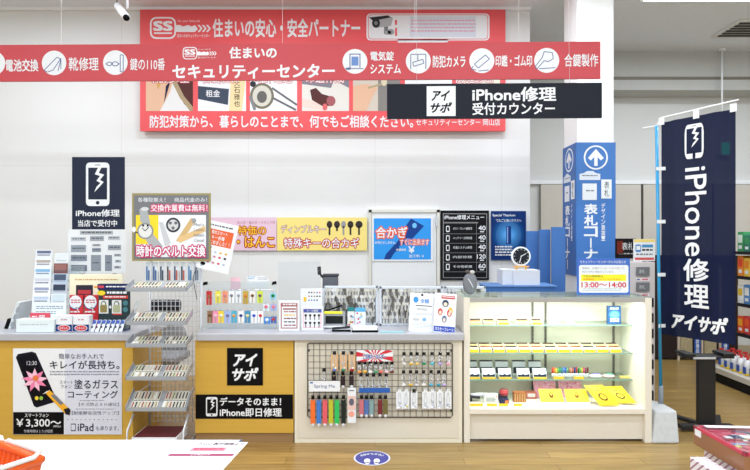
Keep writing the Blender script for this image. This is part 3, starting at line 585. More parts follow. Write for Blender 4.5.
def sample(name, label, cat, px0, px1, h, d0, z, dep, side, top, tagc=YL, group=None, rows=None):
    x0, x1, y0, y1, z0, z1 = frombox(px0, px1, h, d0, z, dep)
    t = thing(name, label, cat, ((x0+x1)/2, y0, z0), group); b = MB()
    # wedge shaped card tray, its face leaning back
    zf = z0+(z1-z0)*.45; b.add([(x0,y0,z0),(x1,y0,z0),(x1,y1,z0),(x0,y1,z0),(x0,y0,zf),(x1,y0,zf),(x1,y1,z1),(x0,y1,z1)], [(0,3,2,1),(4,5,6,7),(0,1,5,4),(1,2,6,5),(2,3,7,6),(3,0,4,7)], side); b.build('tray', t)
    if tagc: MB().box(x0+.004, x1-.004, y0-.003, y0-.0005, z0+.001, zf*.0+z0+(z1-z0)*.38, tagc).build('price_tag', t)
    b = MB(); n = Vector((0, -(z1-zf), (y1-y0))).normalized()*.002; m = rows or [top]
    for k, mm in enumerate(m):
        u0, u1 = k/len(m)+.03, (k+1)/len(m)-.03
        q = [Vector((x0+.004, y0+(y1-y0)*u0, zf+(z1-zf)*u0)), Vector((x1-.004, y0+(y1-y0)*u0, zf+(z1-zf)*u0)), Vector((x1-.004, y0+(y1-y0)*u1, zf+(z1-zf)*u1)), Vector((x0+.004, y0+(y1-y0)*u1, zf+(z1-zf)*u1))]
        b.prism([p+n*.2 for p in q], n, mm)
    b.build('sample_card', t)
    return t
for k, (a, b_) in enumerate(((470, 482), (484, 495), (498, 509.5), (517, 529), (532, 542.5))):
    sample('sample_tray', 'small dark and tan sample tray, %s from left on the top glass shelf' % ORD[k], 'sample tray', a, b_, 6, 4.35, SH[0], .09, M(214, 200, 180), None, YL if k in (2, 4) else M(206, 160, 110), 'sample trays on the top shelf', [M(170, 120, 70), M(60, 54, 50), M(200, 194, 186)])
for k, (a, b_) in enumerate(((551, 560), (568, 575))):
    sample('price_card', 'pale %s price card lying right of the top shelf uprights' % ('wide', 'narrow')[k], 'card', a, b_, 2, 4.36, SH[0], .05, PAPER, None, M(236, 222, 130), None, [M(236, 226, 170)])
pl = frontal(4.37)
x0, x1, y0, y1, z0, z1 = frombox(608, 621, 18, 4.37, SH[0], .03)
o = MB().box(x0, x1, y0, y1, z0, z1, M(44, 84, 130)).build('product_box', loc=((x0+x1)/2, y0, z0)); tag(o, 'upright blue product box with glowing picture on the top shelf', 'box')
zc = lambda v: CY+(EZ-v)*F/4.37
pr = Print(pl, o); yt = zc(z1)
for i, (rx, ry, c) in enumerate(((5.5, 4.5, M(50, 120, 190)), (4, 3, M(90, 170, 226)))): pr.ell('picture', 614.5, yt+8.5, rx, ry, c, 1+i)
pr.dashes('lettering', 610, yt+1.5, 619, yt+4.5, 1, PAPER, 2, .5); pr.dashes('lettering', 610, yt+12, 619, yt+16.5, 2, PAPER, 4, .5); pr.done()
xs = [467.5+i*12.9 for i in range(6)]+[545.5+i*12.9 for i in range(6)]
for k, a in enumerate(xs):
    sample('sample_tray', 'striped brown sample tray with yellow tag, %s from left on the middle glass shelf' % ORD[k], 'sample tray', a, a+11.6, 7.5, 4.35, SH[1], .1, M(216, 206, 190), None, YL, 'sample trays on the middle shelf', [M(206, 186, 150), M(120, 70, 40) if k % 3 else M(40, 36, 34), M(200, 170, 120), M(70, 50, 38)])
for k, (a, b_) in enumerate(((466, 480), (482.5, 495.5), (499, 511.5), (517.5, 530), (533.5, 547))):
    x0, x1, y0, y1, z0, z1 = frombox(a, b_, 9.5, 4.35, SH[2], .05)
    t = thing('name_stamp_box', 'white and black product box with yellow tag, %s from left, front row' % ORD[k], 'box', ((x0+x1)/2, y0, z0), 'boxes on the lowest glass shelf')
    MB().obox((x0, y0, z0+.012), (x1-x0, 0, 0), (0, .025, z1-z0-.012), (0, .02, 0), M(228, 234, 238)).build('carton', t)
    q = Pl((0, 0, 0), (1, 0, 0), (0, 0, 1)); MB().box(x0+.001, x1-.001, y0-.004, y0+.02, z0, z0+.014, YL).build('price_tag', t)
    b = MB(); zz = z0+.016; pts = [(x0+.003, zz), (x1-.003, zz), (x1-.003, zz+.022), ((x0*.4+x1*.6), zz+.014), ((x0+x1)/2, zz+.024), (x0*.7+x1*.3, zz+.014), (x0+.003, zz+.02)]
    b.prism([(px_, y0+.001+(pz-z0)*.33-.004, pz) for px_, pz in pts], (0, -.002, 0), M(30, 38, 62)); b.build('dark_print', t)
for k, (a, b_) in enumerate(((468, 477), (480, 492.5), (495.5, 508), (513, 525.5), (529, 541))):
    x0, x1, y0, y1, z0, z1 = frombox(a, b_, 14, 4.46, SH[2], .04)
    t = thing('name_stamp_box', 'taller white carton standing behind, %s from left, back row' % ORD[k], 'box', ((x0+x1)/2, y0, z0), 'cartons at the back of the lowest glass shelf')
    MB().box(x0, x1, y0, y1, z0, z1, M(220, 224, 226)).build('carton', t, bevel=.001); MB().box(x0-.001, x1+.001, y0-.002, y1+.001, z1, z1+.003, M(70, 70, 74)).build('lid', t); MB().box(x0+.002, x1-.002, y0-.003, y0-.0005, z0+.02, z0+.07, M(40, 40, 50)).build('dark_print', t)
pens = [(226, 60, 50), (240, 130, 40), (236, 190, 40), (120, 180, 80), (20, 150, 110), (20, 130, 150), (90, 150, 220), (60, 100, 200), (110, 170, 130), (150, 120, 90), (220, 140, 110), (200, 100, 80), (40, 60, 140), (200, 40, 60), (40, 110, 60), (110, 180, 90), (220, 200, 60), (210, 60, 130), (110, 70, 60), (120, 40, 40)]
pn = ['red', 'orange', 'amber', 'leaf green', 'emerald', 'teal', 'light blue', 'royal blue', 'sage', 'khaki', 'peach', 'terracotta', 'navy', 'crimson', 'forest green', 'lime', 'yellow', 'magenta', 'brown', 'maroon']
pot = None
for k, c in enumerate(pens):
    px = 552.5+k*1.85; x = X(px, 4.4); z = SH[2]; h = random.choice([.07, .076, .08]); zz = z+.02
    t = thing('marker_pen', '%s capped stamp pen standing in the row on the lowest glass shelf' % pn[k], 'pen', (x, 4.4, z), 'coloured pens')
    MB().tube([(x, 4.4, z+.001), (x, 4.4, z+h*.45)], .0062, PAPER, 8).build('barrel', t); MB().tube([(x, 4.4, z+h*.45), (x, 4.4, z+h*1.05)], .0068, M(*c), 8).build('cap', t)
for k, (a, b_) in enumerate(((554, 564), (574, 584))):
    x0, x1, y0, y1, z0, z1 = frombox(a, b_, 2.2, 4.34, SH[2], .01); o = MB().box(x0, x1, y0, y1, z0, z1, YL).build('price_tag', loc=((x0+x1)/2, y0, z0)); tag(o, 'yellow price tag in front of the %s pens' % ('leftmost red to green', 'brown and navy')[k], 'price tag')
for k, (a, b_, c, c2, n) in enumerate(((591, 604, (238, 236, 240), (150, 130, 190), 'white and violet'), (604.5, 617, (238, 200, 206), (90, 170, 140), 'pink and green'))):
    x0, x1, y0, y1, z0, z1 = frombox(a, b_, 5, 4.36, SH[2], .08); t = thing('soft_pouch', '%s soft pouch lying on the lowest glass shelf' % n, 'pouch', ((x0+x1)/2, y0, z0))
    MB().ball(((x0+x1)/2, y0+.04, z0+.013), (x1-x0)/2, .04, .013, M(*c), 14, 8).build('pouch', t); MB().ball(((x0+x1)/2+.01, y0+.045, z0+.024), (x1-x0)/2*.7, .02, .01, M(*c2), 12, 6).build('content', t)
x0, x1, y0, y1, z0, z1 = frombox(621, 632, 3, 4.37, SH[2], .04)
o = MB().box(x0, x1, y0, y1, z0, z0+.012, M(238, 214, 120)).build('price_card', loc=((x0+x1)/2, y0, z0)); tag(o, 'pale yellow card at right end of the lowest glass shelf', 'card')
# deck items
x0, x1, y0, y1, z0, z1 = frombox(468, 484, 13, 4.3, zd, .08)
t = thing('stamp_device', 'black and white round stamp device at left of the case deck', 'stamp', ((x0+x1)/2, y0, z0))
MB().tube([(x0+.022, y0+.04, z0), (x0+.022, y0+.04, z0+.04)], .02, BLACK, 14).build('base', t); MB().tube([(x0+.03, y0+.04, z0+.045), (x1, y0+.05, z0+.05)], .016, M(210, 216, 226), 12).build('barrel', t); MB().tube([(x0+.0, y0+.03, z0+.042), (x0+.1, y0+.03, z0+.03)], .012, M(40, 40, 48), 10).build('handle', t)
def pbx(name, label, cat, a, b_, h, d0, z, dep, m, face=None, group=None, bev=.001):
    x0, x1, y0, y1, z0, z1 = frombox(a, b_, h, d0, z, dep); t = thing(name, label, cat, ((x0+x1)/2, y0, z0), group)
    MB().box(x0, x1, y0, y1, z0, z1, m).build('carton', t, bevel=bev)
    if face: b = MB(); face(b, x0, x1, y0, z0, z1); b.build('print', t)
    return t
def f_white(b, x0, x1, y, z0, z1):
    for k in range(4): b.box(x0+.01, x1-.015-(k % 2)*.01, y-.0012, y-.0004, z0+.012+k*.01, z0+.016+k*.01, GR)
    b.ball((x1-.012, y-.001, z1-.015), .006, .001, .006, OR, 8, 4)
pbx('product_box', 'white product box with orange dot on the case deck', 'box', 484.5, 498, 9, 4.27, zd, .05, PAPER, f_white)
x0, x1, y0, y1, z0, z1 = frombox(499, 511, 14, 4.34, zd, .06)
t = thing('ink_pad', 'round red ink pad stacked on a black case on the deck', 'ink pad', ((x0+x1)/2, y0, z0))
MB().box(x0, x0+.07, y0, y0+.06, z0, z0+.04, M(40, 40, 56)).build('case', t, bevel=.003); MB().tube([(x0+.045, y0+.03, z0+.041), (x0+.045, y0+.03, z0+.075)], .035, M(186, 50, 56), 18).build('pad', t); MB().tube([(x0+.045, y0+.03, z0+.075), (x0+.045, y0+.03, z0+.085)], .03, M(206, 90, 90), 18).build('lid', t)
pbx('product_box', 'low navy and orange box in front of the red ink pad', 'box', 500, 509, 4, 4.27, zd, .04, M(40, 46, 80), lambda b, x0, x1, y, z0, z1: b.box(x0+.04, x1-.004, y-.0012, y-.0004, z0+.004, z1-.006, OR))
def f_str(b, x0, x1, y, z0, z1):
    for k in range(5): b.box(x0+.006+k*(x1-x0)/5, x0+.012+k*(x1-x0)/5, y-.0012, y-.0004, z0, z1-.01, M(214, 170, 110))
pbx('product_box', 'brown and tan striped box right of the red ink pad', 'box', 514, 526, 10, 4.3, zd, .05, M(168, 100, 50), f_str)
pbx('product_box', 'low coral box behind the striped brown box', 'box', 526.5, 536.5, 6.5, 4.4, zd, .06, M(216, 120, 100), lambda b, x0, x1, y, z0, z1: b.box(x0+.01, x1-.01, y-.0012, y-.0004, z0+.015, z1-.01, PAPER))
for k, (a, b_) in enumerate(((469, 483), (487, 497), (499, 508), (514, 522), (526, 538))):
    x0, x1, y0, y1, z0, z1 = frombox(a, b_, 2.5, 4.2, zd, .008); o = MB().box(x0, x1, y0, y1, z0, z1, YL if k != 4 else PAPER).build('price_tag', loc=((x0+x1)/2, y0, z0)); tag(o, '%s price tag on the deck edge, %s from the left' % ('yellow' if k != 4 else 'white', ORD[k]), 'price tag')
PK = M(240, 160, 186)
for k, (a, b_) in enumerate(((535, 557), (560, 583))):
    x0, x1, y0, y1, z0, z1 = frombox(a, b_, 15, 4.43, zd, .05); t = thing('patterned_pouch', '%s pouch leaning behind the yellow flat pouch' % ('pink dotted', 'pink and orange patterned')[k], 'pouch', ((x0+x1)/2, y0, z0))
    MB().obox((x0, y0, z0+.002), (x1-x0, 0, 0), (.0, .05, z1-z0), (0, .02, .003), PK).build('pouch', t, bevel=.003)
    b = MB(); 
    for i in range(14): b.ball((x0+.01+(x1-x0-.02)*random.random(), y0+.0485*(u := random.uniform(.55, .95)), z0+(z1-z0)*u), .006, .0018, .006, M(*random.choice([(210, 60, 110), (250, 220, 230), (240, 170, 60)])), 6, 4)
    b.build('dots', t)
YB_ = M(238, 196, 14)
def yellow_flat(a, b_, label, d0=4.24):
    x0, x1, y0, y1, z0, z1 = frombox(a, b_, 9, d0, zd, .07)
    t = thing('gift_pouch', label, 'pouch', ((x0+x1)/2, y0, z0), 'yellow gift pouches on the deck')
    MB().box(x0, x1, y0, y0+.09, z0, z0+.018, PAPER).build('tray', t)
    o_, u, v = Vector((x0+.003, y0+.006, z0+.02)), Vector((x1-x0-.006, 0, 0)), Vector((0, .075, .082))
    MB().obox(o_, u, v, (0, .003, -.002), YB_).build('pouch', t, bevel=.001)
    pl = Pl(o_+v, u/100, -v/100); pr = Print(pl, t)
    pr.ell('figure_print', 50, 48, 9, 22, M(110, 60, 20), 1); pr.ell('figure_print', 50, 42, 5, 10, YB_, 2); pr.ell('figure_print', 50, 40, 2, 4, M(206, 60, 50), 3)
    for i in range(16): pr.ell('figure_print', random.uniform(6, 94), random.uniform(8, 90), 1.4, 3, M(214, 150, 50), 1, 8)
    pr.done()
yellow_flat(541, 565, 'flat yellow pouch on white tray, left of the pair'); yellow_flat(567, 590.5, 'flat yellow pouch on white tray, right of the pair')
def yellow_bag(o_, A, B, label, red):
    o_, A, B = Vector(o_), Vector(A), Vector(B); n = A.cross(B).normalized(); c = Vector((o_.x+A.x/2, o_.y, 0))
    t = thing('gift_bag', label, 'bag', c+Vector((0, 0, zd)), 'large yellow gift bags')
    b = MB(); nx, ny = 8, 8; vs_ = []; 
    for sgn in (1, -1):
        for j in range(ny+1):
            for i in range(nx+1):
                p, q = i/nx, j/ny; bul = .016*(math.sin(math.pi*p)*math.sin(math.pi*q))**.6
                vs_.append(o_+A*p+B*q+n*bul*sgn*(1 if sgn > 0 else .5))
    fs = []
    for sidx in (0, 1):
        o0 = sidx*(nx+1)*(ny+1)
        for j in range(ny):
            for i in range(nx):
                f_ = (o0+j*(nx+1)+i, o0+j*(nx+1)+i+1, o0+(j+1)*(nx+1)+i+1, o0+(j+1)*(nx+1)+i); fs.append(f_ if sidx == 0 else f_[::-1])
    b.add(vs_, fs, YB_, True); b.build('bag', t)
    class Q(Pl): pass
    q = Pl(o_+B, A/100, -B/100)
    def at(x, y, l=0):
        p, qq = x/100, 1-y/100; return o_+A*p+B*qq+n*(.0166*(max(0, math.sin(math.pi*p)*math.sin(math.pi*qq)))**.6+l*.0009)
    q.at = at; pr = Print(q, t); K = M(40, 26, 14)
    pr.ell('figure_print', 46, 62, 20, 17, K, 1); pr.ell('figure_print', 46, 62, 15, 12, YB_, 2); pr.ell('figure_print', 40, 60, 1.8, 2.4, K, 3, 8); pr.ell('figure_print', 53, 60, 1.8, 2.4, K, 3, 8); pr.ell('figure_print', 46, 66, 3, 1.6, M(220, 110, 60), 3, 8)
    pr.text('lettering', 'ありがとう', 36, 24, 64, 34, M(220, 70, 40) if red else K, 1, .02)
    for i in range(8): pr.ell('figure_print', random.uniform(10, 90), random.uniform(10, 90), 1.5, 1.8, M(224, 150, 40), 1, 8)
    pr.done()
yellow_bag((X(600, 4.19), 4.19, zd+.007), (.15, .0, .004), (-.085, .11, .13), 'large yellow bag with round outline figure, the nearer of two', True)
yellow_bag((X(617, 4.25), 4.25, zd+.007), (.135, -.04, .015), (-.06, .13, .1), 'large yellow bag turned aside beside the nearer yellow bag', False)
b = MB()
for k in range(5):
    x = X(636, 4.22)+k*.003; b.box(x-.02*0+k*.008, x+.03+k*.008, 4.19-k*.003, 4.24, zd+k*.002, zd+k*.002+.0015, PAPER)
o = b.build('paper_slips', loc=(X(637, 4.2), 4.2, zd)); tag(o, 'fan of white paper slips at the right of the case deck', 'paper')
# ================================================================ ON THE DISPLAY CASE
pl = frontal(4.30)
BL = M(58, 104, 190)
t = thing('notice_stand', 'blue bordered notice with red opening hours standing on the display case', 'sign', P(603.5, 293, 4.30))
zf = zt+.001; yb_px = CY+(EZ-zf)*F/4.30
o = MB().box(X(577, 4.3), X(630, 4.3), 4.30, 4.306, zf, Z(258.5, 4.3), BL).build('panel', t)
b = MB(); b.box(X(580, 4.3), X(627, 4.3), 4.306, 4.37, zf, zf+.004, ACRYL); b.build('foot', t)
pr = Print(pl, t); pr.rrect('sheet', 579, 265, 628.4, yb_px-2, 2, PAPER, 1); pr.text('lettering', 'セキュリティーセンターからのお知らせ', 580, 260.3, 626, 263.4, PAPER, 2, 0)
pr.text('lettering', '修理は、お預かりとなっておりまして、', 582, 267, 625, 269.3, GR, 2, 0); pr.text('lettering', '対応できない場合がございます。', 582, 270.5, 614, 272.8, GR, 2, 0)
pr.rect('highlight', 581, 274.5, 626, 281, M(252, 236, 40), 2); pr.text('lettering', '下記の時間帯は', 583, 275.2, 603, 277.4, M(60, 60, 60), 3, 0); pr.text('lettering', '休憩時間とさせていただきます。', 583, 278.2, 622, 280.4, M(226, 90, 30), 3, 0)
pr.text('lettering', '13:00～14:00', 581.5, 282.3, 626, 287.4, M(206, 30, 50), 2, .02); pr.dashes('lettering', 583, 288.5, 622, 291.5, 2, M(160, 162, 170), 2, .4); pr.done()
p = P(470, 293, 4.3); t = thing('charm_packet', 'grey cellophane charm packet standing at left end of the display case', 'packet', (p.x, 4.3, zt))
MB().ball((p.x, 4.3, zt+.09), .058, .02, .088, M(120, 122, 128), 14, 8).build('packet', t)
b = MB(); b.ball((p.x-.02, 4.29, zt+.185), .02, .012, .014, M(90, 84, 80), 8, 5); b.ball((p.x+.015, 4.29, zt+.18), .022, .012, .016, M(196, 190, 186), 8, 5); b.build('bow', t)
MB().tube([(p.x-.02, 4.278, zt+.13), (p.x, 4.275, zt+.1), (p.x+.02, 4.278, zt+.06)], .005, M(210, 212, 216), 6).build('ribbon', t)
# blue low cabinet behind, boxes, clock
BC = M(58, 106, 170, rough=.7, noise=.05, scale=60)
zc_ = Z(287, 4.85)
t = thing('storage_cabinet', 'low blue cabinet standing just behind the display case', 'cabinet', (X(522, 4.85), 4.85, 0))
MB().box(X(487, 4.85), X(556, 4.85), 4.85, 5.2, 0, zc_, BC).build('body', t, bevel=.003); MB().box(X(486, 4.85), X(557, 4.85), 4.84, 5.21, zc_, zc_+.012, M(90, 130, 186)).build('top_edge', t)
zc_ += .012
def carton(px0, px1, pyt, d0, dep, label):
    x0, x1 = X(px0, d0), X(px1, d0); t = thing('carton', label, 'box', ((x0+x1)/2, d0, zc_)); z1 = Z(pyt, d0)
    MB().box(x0, x1, d0, d0+dep, zc_, z1, M(208, 210, 216)).build('body', t, bevel=.003); MB().box(x0+.002, x1-.002, d0-.001, d0+dep, z1, z1+.004, M(230, 232, 236)).build('lid', t); return z1+.004
carton(502.5, 512.8, 270, 4.93, .22, 'pale grey carton on the blue cabinet, the narrower one'); z_ = carton(513.5, 540, 270.5, 4.9, .22, 'pale grey carton on the blue cabinet beneath the round clock')
p = P(521, 266, 4.98); t = thing('round_clock', 'round clock with black face and white rim on small wooden easel', 'clock', (p.x, 4.98, z_)); r = .088; c = Vector((p.x, 4.98, z_+.035+r))
def disc(c, r, y0, y1, m, n=36, tk=None): return MB().prism([(c.x+r*math.cos(2*math.pi*k/n), y0, c.z+r*math.sin(2*math.pi*k/n)) for k in range(n)], (0, y1-y0, 0), m)
disc(c, r, 4.975, 5.0, WHITE).build('rim', t); disc(c, r*.84, 4.972, 4.976, M(36, 38, 42)).build('dial', t)
b = MB()
for k in range(12):
    a = k*math.pi/6; u = Vector((math.sin(a), 0, math.cos(a))); w = Vector((math.cos(a), 0, -math.sin(a)))*.002; q = c+u*r*.66; q.y = 4.9715; e = c+u*r*.78; e.y = 4.9715; b.prism([q-w, e-w, e+w, q+w], (0, -.001, 0), PAPER)
b.build('hour_marks', t); b = MB()
for a, L_ in ((math.radians(60), .55), (math.radians(195), .72)):
    u = Vector((math.sin(a), 0, math.cos(a))); w = Vector((math.cos(a), 0, -math.sin(a)))*.003; q = c-u*r*.1; q.y = 4.97; e = c+u*r*L_; e.y = 4.97; b.prism([q-w, e-w, e+w, q+w], (0, -.001, 0), PAPER)
b.build('hands', t)
WD = M(214, 160, 84); b = MB(); b.box(p.x-.07, p.x+.07, 4.955, 4.99, z_+.022, z_+.034, WD); b.box(p.x-.05, p.x-.036, 4.96, 4.985, z_, z_+.022, WD); b.box(p.x+.036, p.x+.05, 4.96, 4.985, z_, z_+.022, WD); b.tube([(p.x, 4.99, z_+.034), (p.x, 5.02, z_+.12)], .005, WD); b.build('easel', t)
# blue partition
t = thing('folding_partition', 'blue fabric folding partition between back wall corner and column', 'partition', (X(546, 5.45), 5.45, 0))
for a, b_, yt, dd in ((526.5, 539, 231, 5.5), (539.5, 551, 229.5, 5.42), (552, 566, 227, 5.32)):
    MB().box(X(a, dd), X(b_, dd)-.004, dd, dd+.03, .02, Z(yt, dd), BC).build('panel', t, bevel=.004)
b = MB()
for z in (.5, 1.1, 1.5): b.box(X(551.2, 5.36), X(552, 5.36), 5.33, 5.36, z, z+.05, M(40, 50, 70))
b.build('hinge', t)
# column sign
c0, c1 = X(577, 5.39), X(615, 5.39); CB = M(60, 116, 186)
t = thing('column_sign', 'blue sign wrapped round the column with arrow and nameplate corner lettering', 'sign', ((c0+c1)/2, 5.38, Z(293, 5.38)))
ys0, ys1 = 5.375, 5.74; zA, zB = Z(142.5, 5.38), Z(276, 5.38)
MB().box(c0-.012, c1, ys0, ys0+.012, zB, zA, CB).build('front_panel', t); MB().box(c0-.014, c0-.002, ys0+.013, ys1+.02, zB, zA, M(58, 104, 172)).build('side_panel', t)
def colprint(pr, x0, w, y0, part):  # design: 38 wide, same on both faces
    k = w/38.0; sx = lambda a: x0+a*k
    pr.ell(part+'arrow', sx(19), 157.5, 12.2*k, 12.2, PAPER, 1, 32); pr.ell(part+'arrow', sx(19), 157.5, 10.6*k, 10.6, CB, 2, 32)
    up = [(19, 149), (27, 158), (24, 160.5), (20.7, 157), (20.7, 166), (17.3, 166), (17.3, 157), (14, 160.5), (11, 158)]
    pr.poly(part+'arrow', [(sx(a), b_) for a, b_ in up], PAPER, 3)
    L = lambda a, b_, c_, d_, m, l=1: pr.rect(part+'nameplate_picture', sx(a), b_, sx(c_), d_, m, l)
    pr.poly(part+'nameplate_picture', [(sx(a), b_) for a, b_ in ((2.5, 174), (2.5, 180), (23.5, 180), (23.5, 174), (19, 173), (16, 171), (10, 171), (7, 173))], M(214, 222, 232), 1); pr.dashes(part+'nameplate_picture', sx(5), 175, sx(21), 177.5, 1, GR, 2)
    L(5.5, 183.5, 20, 200, M(228, 232, 236)); L(24.5, 179.5, 35, 198.5, M(232, 236, 238)); pr.dashes(part+'nameplate_picture', sx(9), 190, sx(17), 193, 1, GR, 2)
    pr.vtext(part+'nameplate_picture', '表札', sx(27.5), 181, sx(32.5), 197, M(50, 56, 66), 2, 0)
    pr.vtext(part+'lettering', '表札コーナー', sx(7.5), 203.5, sx(20.5), 271, PAPER, 1, .03); pr.vtext(part+'lettering', 'デザイン豊富！', sx(24.5), 203, sx(28.5), 241, PAPER, 1, .01)
pl = frontal(ys0-.001); pr = Print(pl, t); colprint(pr, 577, 37.6, 0, ''); pr.done()
sd = 5.38/F; pl2 = Pl((c0-.0145, ys1+.01, EZ+CY*sd), (0, -(ys1-ys0)/38.0, 0), (0, 0, -sd)); pl2.n = Vector((-1, 0, 0)); pr = Print(pl2, t)
colprint(pr, 0, 38, 0, ''); pr.done()
# ================================================================ ON THE LONG WORKTOP
Y0 = 4.3
# acrylic key case with character key covers
ka = 4.36
t = thing('acrylic_panel', 'clear acrylic display panel with black corner clips hung with key blanks', 'display panel', (X(241, ka), ka, ZT))
MB().box(X(203, ka), X(277, ka), ka, ka+.005, ZT+.001, Z(281.5, ka), ACRYL).build('panel', t)
MB().box(X(203, ka), X(277, ka), ka-.04, ka+.14, ZT+.001, ZT+.012, ACRYL).build('base', t)
b = MB()
for px, py in ((205, 283.5), (274, 283)): b.prism([P(px-2.5, py+2.2, ka-.004), P(px+2.5, py+1, ka-.004), P(px+2, py-2, ka-.004), P(px-1.5, py-1.2, ka-.004)], (0, .012, 0), BLACK)
b.build('corner_clip', t)
b = MB()
for py in (289.5, 310.5): b.tube([(X(206, ka), ka-.01, Z(py, ka)), (X(275, ka), ka-.01, Z(py, ka))], .0018, CHROME, 6)
b.build('rail', t)
kk = [(209, 291, 305, (196, 44, 50), (150, 100, 60), 'red topped brown'), (218, 291, 303, (232, 220, 70), (236, 230, 150), 'yellow'), (225, 291, 303, (232, 150, 110), (210, 120, 130), 'salmon'), (231.5, 291, 303, (236, 238, 242), (120, 120, 130), 'white'), (238.5, 291, 303, (230, 234, 240), (150, 150, 160), 'silver white'), (245.5, 291, 304, (190, 160, 60), (210, 120, 40), 'olive gold'), (252.5, 291, 303, (236, 232, 224), (120, 80, 40), 'cream and brown'), (260, 291, 303, (206, 224, 60), (110, 70, 120), 'lime'), (273, 293, 300, (150, 206, 226), (30, 130, 70), 'green and sky'),
      (210, 311, 323, (150, 110, 80), (110, 80, 60), 'bronze'), (215.5, 311, 323, (240, 150, 180), (236, 200, 210), 'pink'), (221, 311, 323, (240, 210, 60), (240, 236, 220), 'amber'), (227.5, 311, 323, (160, 180, 226), (120, 110, 150), 'lavender'), (234, 311, 323, (70, 170, 200), (236, 150, 60), 'turquoise and orange'), (241, 311, 323, (240, 238, 236), (50, 60, 130), 'white and navy'), (247.5, 311, 323, (60, 140, 180), (236, 220, 150), 'teal'), (254, 311, 323, (240, 242, 246), (40, 70, 190), 'white and royal blue'), (260.5, 311, 323, (242, 240, 238), (206, 40, 50), 'white and scarlet'),
      (266, 304, 311, (216, 232, 240), (226, 110, 130), 'white and rose square'), (273.5, 304, 311, (160, 180, 224), (236, 120, 140), 'violet and rose square'), (267, 317, 324, (50, 130, 206), (240, 244, 248), 'blue and white square'), (273.5, 316.5, 323.5, (70, 110, 180), (190, 60, 60), 'blue and red square')]
for px, a, b_, c1, c2, n in kk:
    x = X(px, ka-.015); yk = ka-.016; z1, z0 = Z(a, yk), Z(b_, yk); w = .022 if z1-z0 > .07 else .024
    t = thing('key_blank', '%s decorated key blank hanging on the clear acrylic panel' % n, 'key', (x, yk, z0), 'decorated key blanks')
    MB().box(x-w, x+w, yk+.001, yk+.002, z0, z1, M(*c1)).build('card', t)
    MB().tube([(x, yk, z1), (x-.004, yk-.002, z1+.012), (x, yk+.004, z1+.018)], .0018, M(120, 120, 126), 6).build('hook', t)
    b = MB(); b.ball((x, yk-.002, z1-(z1-z0)*.38), w*.62, .003, w*.55, M(*c2), 10, 6); b.box(x-.003, x+.003, yk-.003, yk, z0+.003, z1-(z1-z0)*.5, M(180, 170, 150, metal=.6, rough=.4)); b.build('key', t)
o = tag(MB().box(X(230, ka-.01), X(240, ka-.01), ka+.006, ka+.008, Z(290, ka), Z(277.5, ka), M(242, 200, 214)).build('note_card', loc=P(235, 285, ka)), 'small pink note on top edge of the acrylic panel', 'note')
t = thing('cloud_card', 'white cloud shaped card with pale blue print above the key panel', 'card', P(257, 285, ka+.012)); b = MB()
yk = ka+.009; b.prism([(X(247+a, yk), yk, Z(280+c_, yk)) for a, c_ in ((0, -3.5), (0, 8), (20, 8), (22, 2), (20, -2.5), (15, -5), (11, -3.5), (6, -4.6))], (0, .002, 0), PAPER); b.build('card', t)
pr = Print(frontal(yk-.0002), t); pr.dashes('print', 248, 276.5, 255, 280, 2, M(120, 180, 220), 1, .4); pr.dashes('print', 258, 277.5, 267, 280.5, 2, M(170, 176, 190), 1, .4); pr.done()
# tilted flyer taped on the acrylic
th = math.radians(12.5); s_ = 4.28/F; o0 = P(206.5, 219, 4.28)
u = Vector((math.cos(th), 0, -math.sin(th)))*s_; v = Vector((-math.sin(th), 0, -math.cos(th)))*s_
pl = Pl(o0, u, v)
o, pr = board('flyer', 'white tilted flyer with orange heading beside the watch belt poster', 'flyer', pl, 0, 0, 33, 49.5, PAPER, .002)
pr.dashes('lettering', 3, 3.5, 28, 5.5, 1, BLACK, 1, .6); pr.rect('heading', 2, 8, 30, 24, M(226, 94, 40), 1)
pr.text('heading', '車のスマート', 8, 9, 24, 13, PAPER, 2, .01); pr.text('heading', 'キー各種', 9, 14, 22, 18, PAPER, 2, .01); pr.text('heading', 'はじめました！！', 5, 19, 28, 23, PAPER, 2, .01)
pr.rect('items_print', 2, 25.5, 11, 27.5, BLACK, 1); pr.rect('items_print', 2, 38, 11, 39.8, BLACK, 1)
for i in range(16):
    cx, cy = 5+(i % 5)*5.4, 30.5+(i//5)*4.6+(1.5 if i > 9 else 0); pr.ell('items_print', cx, cy, 1.5, 1.1, M(*random.choice([(30, 30, 34), (220, 180, 60), (180, 190, 210), (200, 60, 70), (90, 160, 110), (200, 120, 150)])), 1, 10)
pr.ell('items_print', 6, 44, 2.6, 1.8, BLACK, 1, 10); pr.done()
MB().tube([pl.at(1, 49, 2), pl.at(-.5, 60, 2), P(197, 300, 4.28)], .0025, M(60, 60, 60)).build('string', o)
